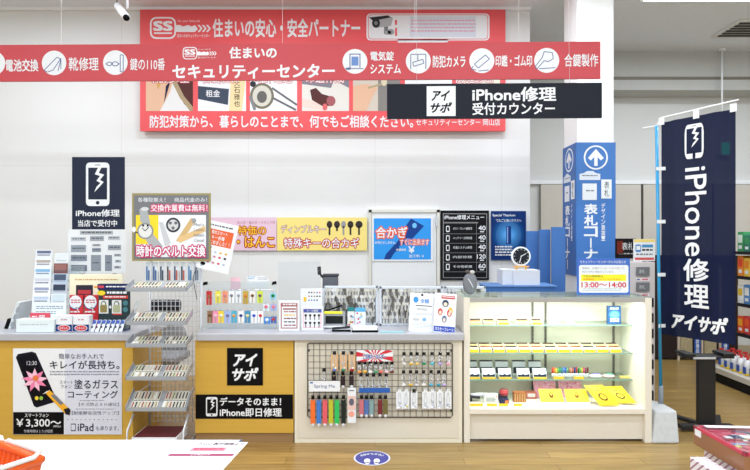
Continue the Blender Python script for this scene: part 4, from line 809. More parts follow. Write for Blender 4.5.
# clear sneeze guard
t = thing('sneeze_guard', 'tall clear acrylic guard standing behind the framed price cards', 'screen', (X(296, 4.5), 4.56, ZT))
MB().box(X(277, 4.5), X(320, 4.5), 4.56, 4.564, ZT+.03, Z(262, 4.5), THIN).build('panel', t)
b = MB(); b.box(X(283, 4.5), X(287, 4.5), 4.5, 4.62, ZT+.001, ZT+.03, ACRYL); b.box(X(311, 4.5), X(315, 4.5), 4.5, 4.62, ZT+.001, ZT+.03, ACRYL); b.build('foot', t)
def framed(name, label, x0, y0, x1, dd, frame, fn, cat='sign', zbase=ZT):
    yb2 = CY+(EZ-zbase-.001)*F/dd; t = thing(name, label, cat, (X((x0+x1)/2, dd), dd, zbase))
    MB().box(X(x0, dd), X(x1, dd), dd, dd+.008, zbase+.001, Z(y0, dd), PAPER).build('panel', t, bevel=.001); MB().box(X(x0+3, dd), X(x1-3, dd), dd+.008, dd+.06, zbase+.001, zbase+.006, ACRYL).build('foot', t)
    pr = Print(frontal(dd), t)
    if frame: pr.rect('frame_print', x0+2, y0+2.5, x1-2, yb2-2.5, frame, 1); pr.rect('frame_print', x0+3, y0+6, x1-3, yb2-3.5, PAPER, 2)
    fn(pr, yb2); pr.done(); return t
def f1(pr, yb2):
    pr.dashes('lettering', 281.5+1.5, 303.6, 296, 306, 1, PAPER, 3, .6); pr.rect('lettering', 283, 308.3, 296, 309.6, M(150, 60, 66), 3)
    for i in range(5): pr.dashes('lettering', 284, 311+i*3.4, 296, 313+i*3.4, 1, M(*((150, 60, 66), (230, 190, 60), (120, 60, 70), (80, 80, 90), (150, 60, 66))[i]), 3, .6, i)
framed('price_card_stand', 'white framed price card with dark red border at left of the pair', 278.8, 300.5, 299.5, 4.22, M(168, 92, 96), f1)
def f2(pr, yb2):
    pr.rect('heading', 303.5, 309, 321.5, 312.5, M(70, 84, 160), 3); pr.text('heading', 'キーの種類', 307, 309.5, 318, 312, PAPER, 4, 0)
    for r_ in range(2):
        for i in range(4): x = 305.8+i*4.4; y = 315.3+r_*7.5; pr.ell('key_print', x, y, 1.3, 1.3, M(60, 58, 64), 3, 10); pr.rect('key_print', x-.45, y, x+.45, y+4.6, M(60, 58, 64), 3)
framed('price_card_stand', 'pink bordered key chart card standing on the worktop', 301.3, 306.5, 323.4, 4.24, M(240, 190, 204), f2)
def f3(pr, yb2):
    pr.rect('picture', 303.5, 297, 306.5, 301.5, M(236, 196, 50), 1); r = random.Random(3)
    for i in range(14): pr.ell('picture', 309+(i % 5)*2.7, 292.5+(i//5)*3.8, .8, .9, M(*r.choice([(206, 60, 60), (60, 60, 60), (190, 130, 60), (90, 120, 170)])), 1, 8)
framed('picture_card', 'white card with small coloured pictures behind the pink key chart', 300.5, 288.5, 322, 4.4, None, f3, 'card')
# key cutting machine
x0, x1 = X(323.5, 4.72), X(338.5, 4.72)
t = thing('key_cutting_machine', 'dark grey key cutting machine with crank handle behind the key racks', 'machine', ((x0+x1)/2, 4.7, ZT)); KG = M(92, 95, 102, rough=.45)
MB().box(x0, x1, 4.62, 4.72, ZT, Z(276.5, 4.66), KG).build('body', t, bevel=.012); MB().box(x0+.0, x1+.005, 4.615, 4.725, Z(276.5, 4.66), Z(274, 4.66), M(70, 72, 78)).build('lid', t, bevel=.004)
q = P(319.5, 273, 4.66); b = MB(); b.tube([q+Vector((.06, 0, -.06)), q+Vector((.02, 0, -.03)), q], .009, BLACK); b.tube([q+Vector((0, 0, -.015)), q+Vector((-.004, 0, .055))], .016, BLACK, 10); b.build('crank', t)
# key racks
kp = None
def key_mesh():
    b = MB(); KM = M(226, 224, 216, metal=.6, rough=.32)
    b.prism([(.010*math.cos(a), -.001, -.012+.011*math.sin(a)) for a in [2*math.pi*k/10 for k in range(10)]], (0, .002, 0), KM); b.box(-.0035, .0035, -.001, .001, -.05, -.02, KM); b.box(.003, .0055, -.001, .001, -.043, -.038, KM); b.box(.003, .0055, -.001, .001, -.034, -.029, KM)
    me = b.build('key_shape'); m = me.data; bpy.data.objects.remove(me)
    b2 = MB(); KM2 = M(120, 116, 108, metal=.8, rough=.35); b2.prism([(.012*math.cos(a), -.001, -.012+.010*math.sin(a)) for a in [2*math.pi*k/4+.78 for k in range(4)]], (0, .002, 0), KM2); b2.box(-.004, .004, -.001, .001, -.054, -.02, KM2)
    me = b2.build('key_shape'); m2 = me.data; bpy.data.objects.remove(me)
    b3 = MB(); KM3 = M(232, 232, 230, metal=.3, rough=.3); b3.prism([(.010*math.cos(a), -.001, -.012+.011*math.sin(a)) for a in [2*math.pi*k/10 for k in range(10)]], (0, .002, 0), KM3); b3.box(-.0035, .0035, -.001, .001, -.048, -.02, KM3)
    me = b3.build('key_shape'); m3 = me.data; bpy.data.objects.remove(me)
    return [m, m2, m3, m]
KMS = key_mesh(); RW = M(214, 220, 228, rough=.4)
def rack(a, b_, yt, dd, label, kl, ncol, nrow, group):
    x0, x1 = X(a, dd), X(b_, dd); z1 = Z(yt, dd); t = thing('key_rack', label, 'key rack', ((x0+x1)/2, dd, ZT))
    b = MB(); b.box(x0, x0+.02, dd, dd+.03, ZT+.001, z1, RW).box(x1-.02, x1, dd, dd+.03, ZT+.001, z1, RW).box(x0, x1, dd, dd+.03, z1-.02, z1, RW).box(x0, x1, dd, dd+.03, ZT+.001, ZT+.02, RW); b.build('frame', t, bevel=.003)
    b = MB(); b.box(x0+.02, x1-.02, dd+.02, dd+.024, ZT+.02, z1-.02, M(176, 178, 180)); b.build('back_panel', t)
    hb = MB(); H = z1-ZT-.05
    for r_ in range(nrow):
        for c_ in range(ncol):
            x = x0+.035+(x1-x0-.07)*c_/(ncol-1); z = z1-.025-r_*H/nrow
            hb.tube([(x, dd+.02, z), (x, dd-.014, z+.002)], .0014, CHROME, 4)
            o = bpy.data.objects.new('key', random.choice(KMS)); C.objects.link(o); o.location = (x+random.uniform(-.004, .004), dd-.008+random.uniform(-.004, .004), z+.009); o.rotation_euler = (0, random.uniform(-.22, .22), random.uniform(-.5, .5)); o.scale = (1.6, 1.2, 1.45)
            tag(o, kl % (ORD[r_], ORD[c_]), 'key', group)
    hb.build('hooks', t); return t
rack(322.5, 378, 286, 4.5, 'white framed key rack behind the card reader', 'key blank, %s row, %s from left, rack behind the card reader', 17, 5, 'keys on the left rack')
rack(379.5, 443, 286.5, 4.48, 'white framed key rack behind the leaning papers', 'key blank, %s row, %s from left, rack behind the leaning papers', 19, 5, 'keys on the middle rack')
rack(444.5, 486, 286.5, 4.62, 'white framed key rack partly behind the display case', 'key blank, %s row, %s from left, rack beside the display case', 10, 4, 'keys on the right rack')
# card reader and desk things
dd = 4.33; x0, x1 = X(323.8, dd), X(345, dd)
t = thing('card_reader', 'grey and black card reader with yellow strip in front of the key rack', 'card reader', ((x0+x1)/2, dd, ZT))
MB().obox((x0, dd, ZT+.002), (x1-x0, 0, 0), (0, .045, .135), (0, .05, -.01), M(150, 152, 156)).build('body', t, bevel=.004)
MB().obox((x0+.012, dd-.001+.012, ZT+.04), (x1-x0-.03, 0, 0), (0, .019, .058), (0, -.002, .001), M(24, 28, 26)).build('screen', t); MB().obox((x0-.002, dd+.034, ZT+.115), (x1-x0-.02, 0, 0), (0, .006, .02), (0, -.003, .001), M(226, 220, 30)).build('label_strip', t); MB().obox((x0, dd, ZT+.01), (x1-x0, 0, 0), (0, .004, .013), (0, -.002, .001), WHITE).build('button_strip', t)
q = P(340, 306, 4.4); b = MB(); b.tube([P(322.5, 312, 4.4), P(342, 305.5, 4.4)], .007, BLACK, 8); o = b.build('black_marker', loc=P(332, 309, 4.4)); tag(o, 'black marker lying across top of the card reader', 'pen')
for k, (a, b_, c1, c2, h0, lab) in enumerate(((347.5, 354.5, (226, 226, 222), (20, 130, 130), 307.5, 'small white pack with teal cap'), (355, 365.5, (232, 238, 246), (90, 180, 226), 308, 'small white pack with sky blue top'))):
    dd = 4.36; x0, x1 = X(a, dd), X(b_, dd); t = thing('product_pack', lab+' right of the card reader', 'pack', ((x0+x1)/2, dd, ZT)); z1 = Z(h0, dd)
    MB().box(x0, x1, dd, dd+.02, ZT+.001, z1-.03, M(*c1)).build('pack', t, bevel=.001); MB().box(x0+.002, x1-.002, dd-.001, dd+.021, z1-.03, z1, M(*c2)).build('cap', t)
    pr = Print(frontal(dd), t); r = random.Random(k)
    for i in range(7): pr.ell('print', a+1.5+(b_-a-3)*r.random(), 313+r.random()*12, 1, 1, M(*r.choice([(226, 130, 170), (110, 180, 210), (240, 200, 90), (200, 60, 60)])), 1, 8)
    pr.done()
def pen(pa, pb, dd, m, m2, label):
    A, B = P(pa[0], pa[1], dd), P(pb[0], pb[1], dd); A.z = B.z = ZT+.009
    t = thing('pen', label, 'pen', A); MB().tube([A, A+(B-A)*.7], .0075, m, 8).build('barrel', t); MB().tube([A+(B-A)*.7, B], [.0075, .004], m2, 8).build('tip', t)
x0, x1 = X(352, 4.2), X(378, 4.2)
t = thing('pen_tray', 'white tray of notes on black base at front of the worktop', 'tray', ((x0+x1)/2, 4.2, ZT)); MB().box(x0, x1, 4.16, 4.28, ZT+.001, ZT+.014, BLACK).build('base', t, bevel=.003); MB().obox((x0+.006, 4.17, ZT+.0145), (x1-x0-.012, 0, 0), (0, .1, .018), (0, -.002, .004), PAPER).build('notes', t)
x0 = X(332, 4.2); t = thing('stapler', 'black stapler lying left of the white note tray', 'stapler', (x0+.07, 4.19, ZT)); MB().obox((x0, 4.185, ZT+.001), (.145, 0, 0), (0, .03, 0), (0, 0, .012), BLACK).build('base', t, bevel=.003); MB().obox((x0+.002, 4.188, ZT+.016), (.14, 0, .012), (0, .024, 0), (-.002, 0, .016), M(50, 50, 54)).build('arm', t, bevel=.004)
o = MB().box(X(380, 4.16), X(404, 4.16), 4.13, 4.2, ZT+.0005, ZT+.006, M(150, 196, 200)).build('card_tray', loc=(X(392, 4.16), 4.16, ZT)); tag(o, 'flat teal card lying between note tray and leaning paper', 'card')
def leaflet(name, label, px0, px1, py0, dd, lean, tilt, fn):
    A = Vector((X(px0, dd), dd, ZT+.003)); w = (px1-px0)*dd/F; zt2 = Z(py0, dd); hh = zt2-ZT
    u = Vector((math.cos(tilt), 0, math.sin(tilt))); n = Vector((0, math.sin(lean), math.cos(lean))); v = (n - u*n.dot(u)*0); v = Vector((-math.sin(tilt)*math.cos(lean)*1.0, math.sin(lean), math.cos(tilt)*math.cos(lean)))
    L_ = hh/math.cos(lean); pl = Pl(A+v*L_, u*w/100, -v*L_/100)
    t = thing(name, label, 'leaflet', (A+u*w/2)); b = MB(); b.obox(pl.at(0, 0), pl.at(100, 0)-pl.at(0, 0), pl.at(0, 100)-pl.at(0, 0), pl.n*-.003, PAPER); b.build('sheet', t)
    b = MB(); mid_ = A+u*w/2+v*L_*.55-pl.n*.004; b.tube([mid_, Vector((mid_.x, mid_.y+.05, ZT+.004))], .003, ACRYL, 6); b.obox(A+Vector((0, 0, -.002)), u*w, (0, .06, 0), (0, 0, .002), ACRYL); b.build('holder', t)
    pr = Print(pl, t); fn(pr); pr.done()
def g1(pr):
    pr.ell('lettering', 24, 18, 10, 8, M(40, 140, 220), 1); pr.text('lettering', '全額', 42, 15, 76, 26, M(50, 130, 210), 1, .02); pr.ell('lettering', 48, 5, 5, 3, BLACK, 1, 12); pr.rect('lettering', 24, 32, 88, 34, BLACK, 1)
    pr.dashes('lettering', 30, 40, 70, 46, 2, GR, 1, .5); pr.dashes('lettering', 12, 52, 88, 58, 2, M(170, 172, 176), 1, .4); pr.rect('lettering', 15, 66, 40, 72, M(190, 192, 196), 1); pr.ell('lettering', 60, 68, 8, 5, M(120, 170, 220), 1); pr.dashes('lettering', 12, 78, 90, 92, 4, M(180, 182, 186), 1, .35)
leaflet('leaflet_stand', 'white leaflet with blue seal leaning back on the worktop', 408.5, 434, 293.5, 4.2, .22, -.06, g1)
def g2(pr):
    pr.rect('heading', 30, 6, 92, 14, M(200, 50, 50), 1); pr.dashes('heading', 34, 8, 88, 12, 1, PAPER, 2, .6)
    for i, (x, y, c) in enumerate(((50, 26, (40, 60, 90)), (28, 48, (206, 60, 60)), (74, 44, (230, 190, 60)), (70, 50, (206, 50, 50)), (48, 66, (90, 110, 150)))):
        pr.ell('picture', x, y, 15 if i == 0 else 11, 9, M(*c), 1+(i == 3)); pr.ell('picture', x, y+2, 9 if i == 0 else 6, 5, M(240, 214, 190), 3)
    pr.rect('band', 2, 84, 98, 98, M(40, 70, 170), 1); pr.text('band', 'ガスセーフレーン', 8, 87, 92, 95, PAPER, 2, .02)
leaflet('leaflet_stand', 'cartoon leaflet with red heading and blue foot at worktop end', 433, 455, 293.5, 4.17, .2, -.08, g2)
# ================================================================ WATCH BELT RACK
RY0, RY1 = 3.93, 4.34
WR = M(206, 208, 212, rough=.35, metal=.3)
rx0, rx1 = -1.835, -1.385
t = thing('wire_display_rack', 'tall wire display rack with sloping watch belt trays between counters', 'display rack', ((rx0+rx1)/2, 4.1, 0)); rk = t
b = MB()
for x in (rx0+.03, rx1-.01): b.tube([(x, RY1, .02), (x, RY1, 1.32)], .011, WR, 8); b.tube([(x, RY1, .03), (x, RY0+.02, .03), (x, RY0, .06), (x, RY0+.02, .16), (x, RY0+.12, .25)], .008, WR, 8)
b.tube([(rx0+.03, RY0+.02, .03), (rx1-.01, RY0+.02, .03)], .008, WR); b.build('frame', t)
b = MB()
for k in range(1, 12): x = rx0+.03+(rx1-rx0-.04)*k/12; b.tube([(x, RY1, .1), (x, RY1, 1.3)], .003, WR, 5)
for k in range(30): z = .1+k*.04; b.tube([(rx0+.03, RY1, z), (rx1-.01, RY1, z)], .0025, WR, 5)
b.build('wire_back', t)
TR = glassy('frosted_tray', (198, 202, 206), .55, .3)
levels = [(283, 293), (313, 326.5), (337, 349), (365, 382), (391, 413)]
bi = 0; rs = ['top', 'second', 'third', 'fourth', 'lowest']
cols = [(36, 34, 38), (232, 230, 226), (90, 60, 40), (36, 34, 38), (60, 56, 60), (170, 150, 110), (150, 60, 50), (120, 130, 60)]
for k, (ya, yb3) in enumerate(levels):
    yf = RY0+.05; ybk = RY0+.19
    zf = Z(yb3-2, yf); zb2 = Z(ya, ybk); sl = Vector((0, ybk-yf, zb2-zf)); x0, x1 = rx0, rx1
    w_ = rx1-rx0
    tr = MB().obox((x0, yf, zf), (w_, 0, 0), sl, (0, .003, -.004), TR)
    tr.obox((x0, yf, zf-.003), (w_, 0, 0), (0, .003, 0), (0, 0, .03), TR)
    for x in (x0, x1-.004): tr.prism([(x, yf, zf-.003), (x, yf, zf+.035), (x, ybk, zb2+.03), (x, ybk, zb2-.01)], (.004, 0, 0), TR)
    tr.build('tray', rk)
    b = MB()
    for x in (x0+.035, x1-.015): b.tube([(x, ybk, zb2-.006), (x, RY1, zb2-.006)], .004, WR, 6)
    b.build('bracket', rk)
    n = sl.normalized(); up = Vector((0, -n.z, n.y))
    for g in range(2):
        base = x0+.03 if g == 0 else x0+w_*.58
        nb = 8 if g == 0 else 7
        for r_ in range(2):
            lab_ = 'boxed watch belt in %s row of %s group on the %s rack tray' % (('front', 'back')[r_], ('left', 'right')[g], rs[k])
            for i in range(nb):
                bx_ = base+i*.0245; st = yf+.008+r_*.072; p0 = Vector((bx_, yf, zf))+n*(.008+r_*(sl.length*.48))+up*.002
                L_ = sl.length*.42; t = thing('watch_belt', 'watch belt, %s tray, %s group, %s row, %s from left' % (rs[k], ('left', 'right')[g], ('front', 'back')[r_], ORD[i]), 'watch belt', p0, 'watch belts on the rack trays')
                MB().obox(p0, (.021, 0, 0), n*L_, up*.006, M(226, 222, 206)).build('pack', t)
                c = random.choice(cols); MB().obox(p0+Vector((.006, 0, 0))+n*L_*.12+up*.0065, (.009, 0, 0), n*L_*.76, up*.003, M(*c)).build('strap', t)
# things lying in the rack foot
x0 = rx0+.05; t = thing('flat_box', 'dark red and white flat box in the foot of the rack', 'box', (x0+.18, 4.05, .04)); MB().box(x0, x0+.33, 3.97, 4.22, .042, .1, PAPER).build('carton', t, bevel=.002); MB().box(x0+.01, x0+.32, 3.98, 4.21, .1, .104, M(96, 42, 44)).build('lid', t)
# hanging belts under the poster
hx = X(144, 4.3)
for k in range(8):
    x = X(148+k*7.0, 4.3); z1, z0 = Z(262, 4.3), Z(284, 4.3); c = [(60, 110, 160), (40, 80, 140), (50, 60, 80), (60, 44, 40), (40, 50, 90), (30, 40, 60), (50, 120, 170), (90, 100, 120)][k]
    t = thing('watch_belt', 'carded watch belt hanging under the watch poster, %s from the left' % ORD[k], 'watch belt', (x, 4.3, z0), 'hanging watch belts')
    MB().box(x-.02, x+.02, 4.299, 4.301, z0, z1, M(214, 222, 228)).build('card', t); MB().obox((x-.012, 4.297, z0+.03), (.009, 0, 0), (0, 0, .11), (0, -.004, 0), M(*c)).build('strap', t); MB().obox((x+.003, 4.297, z0+.03), (.009, 0, 0), (0, 0, .08), (0, -.004, 0), M(*c) if k not in (3, 4, 5) else M(190, 70, 50)).build('strap', t); MB().tube([(x, 4.302, z1-.004), (x, 4.329, z1-.002)], .002, CHROME, 6).build('hook', t)
# watch poster
pl = frontal(4.27); OL = M(150, 138, 84)
o, pr = board('poster', 'grey watch belt replacement poster with cartoon watch on top of rack', 'poster', pl, 132, 193.2, 210.5, 261, OL, .012)
gy_ = M(112, 114, 118); pr.rect('background', 134, 195.2, 208.7, 259.2, gy_, 1); pr.text('lettering', '各種取揃え！　商品代金のみ！', 138, 197.5, 207, 202, PAPER, 3, .0)
pr.text('lettering', '交換作業費は無料！', 151, 204.5, 207.5, 211.5, PAPER, 3, .012, out=.1, om=M(206, 30, 100))
pr.rect('picture', 136, 215, 206, 257, PAPER, 2); pr.rect('picture', 136, 215, 158.5, 244, M(244, 212, 30), 3)
q = 'picture'; pr.poly(q, [(139.5, 209), (140.5, 222), (150, 226), (150, 221), (147, 208)], M(166, 170, 170), 4); pr.ell(q, 145, 209, 4, 2, M(206, 208, 208), 5)
pr.poly(q, [(145, 238), (153, 234), (163, 246), (160, 252), (152, 250)], M(170, 172, 174), 4); pr.ell(q, 145.5, 231, 8.2, 8.2, M(140, 142, 144), 5); pr.ell(q, 145.5, 231, 6.6, 6.6, M(222, 222, 218), 6); pr.line(q, [(145.5, 231), (149, 227)], .7, BLACK, 7); pr.line(q, [(145.5, 231), (142.5, 228)], .7, BLACK, 7)
for ex in (148, 143.5): pr.ell(q, ex, 225.5, 1, 1.3, BLACK, 8, 10)
pr.line(q, [(138, 233), (134, 231)], 1, BLACK, 6); pr.ell(q, 134.2, 229.5, 2, 3, PAPER, 7, 10)
pr.poly(q, [(159, 222), (163, 222), (171, 243), (165, 246)], M(196, 198, 200), 4); pr.ell(q, 173.3, 225, 7.2, 7.4, M(64, 66, 72), 4); pr.ell(q, 173.3, 225, 5.2, 5.4, M(206, 206, 206), 5)
for a, b_ in ((170.5, 223), (176, 223), (173.3, 228)): pr.ell(q, a, b_, 1.6, 1.6, M(100, 100, 106), 6, 12)
pr.poly(q, [(176, 241), (191, 218), (196, 220), (182, 242)], M(206, 172, 116), 4); pr.poly(q, [(177, 238), (205, 226), (206, 231), (180, 243)], M(222, 186, 128), 5); pr.ell(q, 194, 220.5, 2.4, 2.4, M(150, 152, 154), 6)
for i, s2 in enumerate(('Men\'s', 'Ladies', 'Italian', 'Casual')): pr.text('picture', s2, 194, 223+i*5.2, 204, 226+i*5.2, M(120, 120, 120), 6, 0)
pr.text('lettering', '時計のベルト交換', 137, 245.5, 205.5, 256.5, PAPER, 8, .025, out=.09, om=M(196, 20, 96)); pr.done()
MB().box(X(150, 4.29), X(152, 4.29), 4.285, 4.3, Z(290, 4.29), Z(258, 4.29), WR).build('post', o); MB().box(X(192, 4.29), X(194, 4.29), 4.285, 4.3, Z(290, 4.29), Z(258, 4.29), WR).build('post', o)
# office chair behind the gap
t = thing('office_chair', 'grey office chair seen through the wire rack', 'chair', (X(165, 5.2), 5.2, 0)); cx_ = X(165, 5.2); GYC = M(150, 152, 156, rough=.8)
MB().ball((cx_, 5.25, Z(345, 5.2)+.02), .2, .05, .26, GYC, 20, 12).build('backrest', t); MB().tube([(cx_-.13, 5.22, Z(306, 5.2)), (cx_+.13, 5.22, Z(306, 5.2))], .06, M(44, 44, 50), 14).build('headrest', t)
MB().box(cx_-.23, cx_+.23, 4.85, 5.25, .42, .49, GYC).build('seat', t, bevel=.02); MB().tube([(cx_, 5.05, .06), (cx_, 5.05, .42)], .025, BLACK).build('column', t); MB().tube([(cx_, 5.25, .45), (cx_, 5.29, .7), (cx_, 5.29, Z(310, 5.2))], .016, BLACK).build('back_post', t)
for k in range(5): a = k*1.2566; e = Vector((cx_+.26*math.cos(a), 5.05+.26*math.sin(a), .05)); MB().tube([(cx_, 5.05, .08), e], .016, BLACK).build('leg', t); MB().ball(e-Vector((0, 0, .022)), .025, .02, .027, BLACK, 10, 6).build('castor', t)
# ================================================================ LEFT COUNTER GOODS
ld = 4.62
t = thing('standing_signboard', 'navy signboard with cracked phone above a white sheet of nameplates', 'sign', (X(97, ld), ld, ZT))
MB().box(X(72, ld), X(124.5, ld), ld, ld+.008, Z(232, ld), Z(157, ld), NAVY).build('panel', t); b = MB(); b.box(X(80, ld), X(84, ld), ld+.009, ld+.014, ZT+.001, Z(232, ld), M(214, 214, 210)).box(X(112, ld), X(116, ld), ld+.009, ld+.014, ZT+.001, Z(232, ld), M(214, 214, 210)); b.box(X(76, ld), X(120, ld), ld-.05, ld+.1, ZT+.001, ZT+.008, GR); b.build('stand', t)
pr = Print(frontal(ld), t); phone_icon(pr, 'phone_picture', 86, 162.5, 109.5, 206, PAPER, NAVY, 1); pr.text('lettering', 'iPhone修理', 76, 209.5, 119.5, 216.5, PAPER, 1, .02); pr.text('lettering', '当店で受付中', 78, 220, 117, 226.5, PAPER, 1, .015); pr.done()
MB().box(X(68, ld-.01), X(126, ld-.01), ld-.012, ld-.009, Z(273, ld), Z(229.5, ld), PAPER).build('nameplate_sheet', t)
pr = Print(frontal(ld-.0135), t); G1 = M(140, 148, 158); pr.rect('nameplate_print', 80, 230.8, 113, 234.5, M(170, 176, 182), 1); pr.dashes('nameplate_print', 82, 231.6, 111, 234, 1, M(90, 94, 104), 2, .6)
for a, b_, c_, d_, cc in ((71, 237, 86, 241, (190, 196, 202)), (71, 245, 86, 252, (150, 158, 166)), (71, 255, 87, 261, (130, 140, 152)), (71, 265, 87, 271, (120, 130, 142)), (90, 236, 104, 241, (160, 166, 174)), (92, 244, 101, 246.5, (190, 194, 200)), (92, 248, 101, 252, (140, 148, 158)), (91, 255, 101, 271, (140, 148, 158)), (105, 255, 112, 271, (130, 138, 150)), (108, 236, 120, 240, (190, 194, 200)), (108, 245, 121, 250, (150, 156, 166)), (114, 254, 121, 256.5, (170, 176, 184)), (115, 260, 121, 262.5, (170, 176, 184)), (114, 266, 121, 268.5, (170, 176, 184))):
    pr.rect('nameplate_print', a, b_, c_, d_, M(*cc), 1); pr.dashes('nameplate_print', a+1.5, (b_+d_)/2-.8, c_-1.5, (b_+d_)/2+.8, 1, M(80, 88, 100), 2, .7)
pr.done()
# tiered brochure rack
bd0 = 4.3
t = thing('brochure_rack', 'clear tiered brochure rack on the left worktop', 'rack', (X(48, 4.45), 4.45, ZT))
b = MB(); b.obox((X(30, 4.3), 4.34, ZT+.001), (X(67, 4.3)-X(30, 4.3), 0, 0), (0, .22, .49), (0, .006, -.002), ACRYL); b.box(X(30, 4.3), X(67, 4.3), 4.3, 4.56, ZT+.001, ZT+.006, ACRYL)
b.build('back', t); b = MB()
for k in range(7): b.box(X(30, 4.3), X(67, 4.3), 4.315+k*.03, 4.318+k*.03, ZT+.02+k*.068, ZT+.045+k*.068, ACRYL)
b.build('tier_lip', t)
colA = [((236, 240, 246), (190, 204, 226), 'white with blue band'), ((240, 240, 244), (150, 160, 190), 'white and grey'), ((236, 238, 244), (206, 210, 222), 'plain pale'), ((226, 234, 244), (130, 180, 220), 'pale blue'), ((238, 240, 246), (180, 170, 160), 'white and beige'), ((230, 234, 242), (100, 110, 140), 'white with dark top')]
colB = [((232, 238, 242), (206, 220, 226), 'white and mint'), ((200, 208, 220), (60, 70, 90), 'dark photo fronted'), ((190, 206, 224), (70, 84, 110), 'blue photo fronted'), ((120, 70, 70), (150, 100, 96), 'maroon'), ((234, 240, 242), (224, 232, 236), 'blank white')]
for col_, (pa, pb), start, N_, kd in ((colA, (31.5, 49), 305, 6, 'left'), (colB, (50.5, 65.5), 305, 5, 'right')):
    for k, (c1, c2, n) in enumerate(col_):
        yt = (305-k*9.2 if kd == 'left' else 303-k*10.2)-9; dd = 4.325+k*.03; x0, x1 = X(pa+k*.7*(kd == 'left')+k*.9*(kd != 'left')-0, dd), X(pb+k*.5, dd)
        z1 = Z(yt, dd); z0 = z1-.13
        pl = Pl((x0, dd+.012, z1), ((x1-x0)/100, 0, 0), (0, -.00012, -.0013))
        o, pr = board('brochure', '%s brochure, %s column of the tiered rack, %s from below' % (n, kd, ORD[k]), 'brochure', pl, 0, 0, 100, 100, M(*c1), .004)
        pr.rect('cover_print', 8, 5, 92, 22 if kd == 'left' else 42, M(*c2), 1); pr.dashes('cover_print', 12, 28 if kd == 'left' else 46, 88, 44 if kd == 'left' else 52, 1, M(130, 136, 150), 2, .5); pr.done()
# leaning binder
A = P(4, 331, 4.33); A.z = ZT+.002
t = thing('binder', 'white binder with dark spine leaning at the far left of worktop', 'binder', A)
MB().obox(A+Vector((.03, 0, 0)), (.075, 0, .215), (.02, 0, -.007), (0, .2, 0), M(214, 220, 222)).build('cover', t, bevel=.002); MB().obox(A+Vector((.0, -.002, .0)), (.028, 0, .08), (.03, 0, -.0105), (0, .2, 0), BLACK).build('spine', t, bevel=.002); b = MB()
for k in range(3): b.obox(A+Vector((.048+k*.022, -.001, .02+k*.058)), (.014, 0, .038), (.02, 0, -.007), (0, .003, 0), M(150, 156, 160))
b.build('side_print', t)
def cardbox(label, a, b_, yt, dd, dep, m, fn, z=ZT, name='card_holder', cat='card holder'):
    x0, x1 = X(a, dd), X(b_, dd); t = thing(name, label, cat, ((x0+x1)/2, dd, z)); MB().box(x0, x1, dd, dd+dep, z+.001, Z(yt, dd), m).build('body', t, bevel=.002)
    if fn: pr = Print(frontal(dd-.0002), t); fn(pr); pr.done()
    return t
cardbox('white card holder stacked with blank slips at the left worktop front', 16, 54, 319.5, 4.16, .1, M(226, 236, 238), lambda pr: pr.dashes('print', 20, 324, 48, 326, 1, M(190, 200, 206), 1, .5))
cardbox('white text card standing before the tiered brochure rack', 33, 66, 303, 4.27, .006, M(228, 236, 240), lambda pr: (pr.dashes('print', 36, 306, 63, 310, 2, M(140, 150, 166), 1, .5), pr.dashes('print', 36, 311, 56, 315, 2, M(150, 160, 174), 1, .5)), name='text_card', cat='card')
cardbox('small crimson card standing before the white text card', 30, 50, 313, 4.262, .005, M(206, 66, 84), lambda pr: (pr.text('print', '宅配', 39, 315, 45, 319, PAPER, 1, .02), pr.dashes('print', 32, 316, 37, 318, 1, PAPER, 1, .5)), name='text_card', cat='card')
for k, (a, b_) in enumerate(((56, 72), (73, 89))):
    def fb(pr, a=a, b_=b_):
        pr.rect('print', a, 324.5, b_, 331.5, M(34, 52, 116), 1); pr.rrect('print', a+1, 315.8, b_-1, 324.6, 1.5, PAPER, 2); pr.ell('print', (a+b_)/2, 328, 6.4, 3.2, PAPER, 2); pr.ell('print', (a+b_)/2, 328, 5.7, 2.6, M(206, 40, 50), 3); pr.text('print', 'お手入れ', (a+b_)/2-4, 326.8, (a+b_)/2+4, 329.2, PAPER, 4, .01); pr.dashes('print', a+5, 319, b_-5, 321.5, 1, M(190, 150, 160), 3, .5)
    cardbox('blue and white box with red oval, %s of the pair' % ('left', 'right')[k], a, b_, 315.5, 4.17, .06, PAPER, fb, name='product_box', cat='box')
# cream brochure display with red cards
dd = 4.45; zb_ = CY+(EZ-ZT)*F/dd
def fc(pr):
    pr.dashes('print', 75, 279, 118, 281, 1, M(206, 170, 100), 1, .6); pr.rect('print', 76, 285, 93, 302, M(50, 46, 60), 1); pr.rect('print', 78, 290, 91, 294, M(190, 50, 60), 2); pr.rect('print', 94, 286, 98, 288, M(240, 160, 50), 1)
cardbox('cream backed brochure display behind the red round badge cards', 69.5, 122.5, 274.5, 4.36, .02, M(244, 236, 208), fc, name='brochure_display', cat='display')
for k, (a, b_) in enumerate(((68.5, 82.5), (83.5, 97.5))):
    def fr_(pr, a=a, b_=b_):
        pr.ell('print', (a+b_)/2, 302.5, 6.6, 7.2, M(50, 70, 130), 1); pr.ell('print', (a+b_)/2, 302, 6.2, 6.6, PAPER, 2); pr.dashes('print', (a+b_)/2-4.5, 299.5, (a+b_)/2+4.5, 304, 2, M(200, 80, 90), 3, .5); pr.poly('print', [((a+b_)/2, 307), ((a+b_)/2+2, 307), ((a+b_)/2+3.5, 312)], PAPER, 2); pr.dashes('print', a+2, 311, b_-2, 314, 1, PAPER, 3, .5)
    cardbox('red card with white round badge, %s of the pair' % ('left', 'right')[k], a+1, b_+.5, 295, 4.33, .01, M(206, 36, 44), fr_, name='badge_card', cat='card')
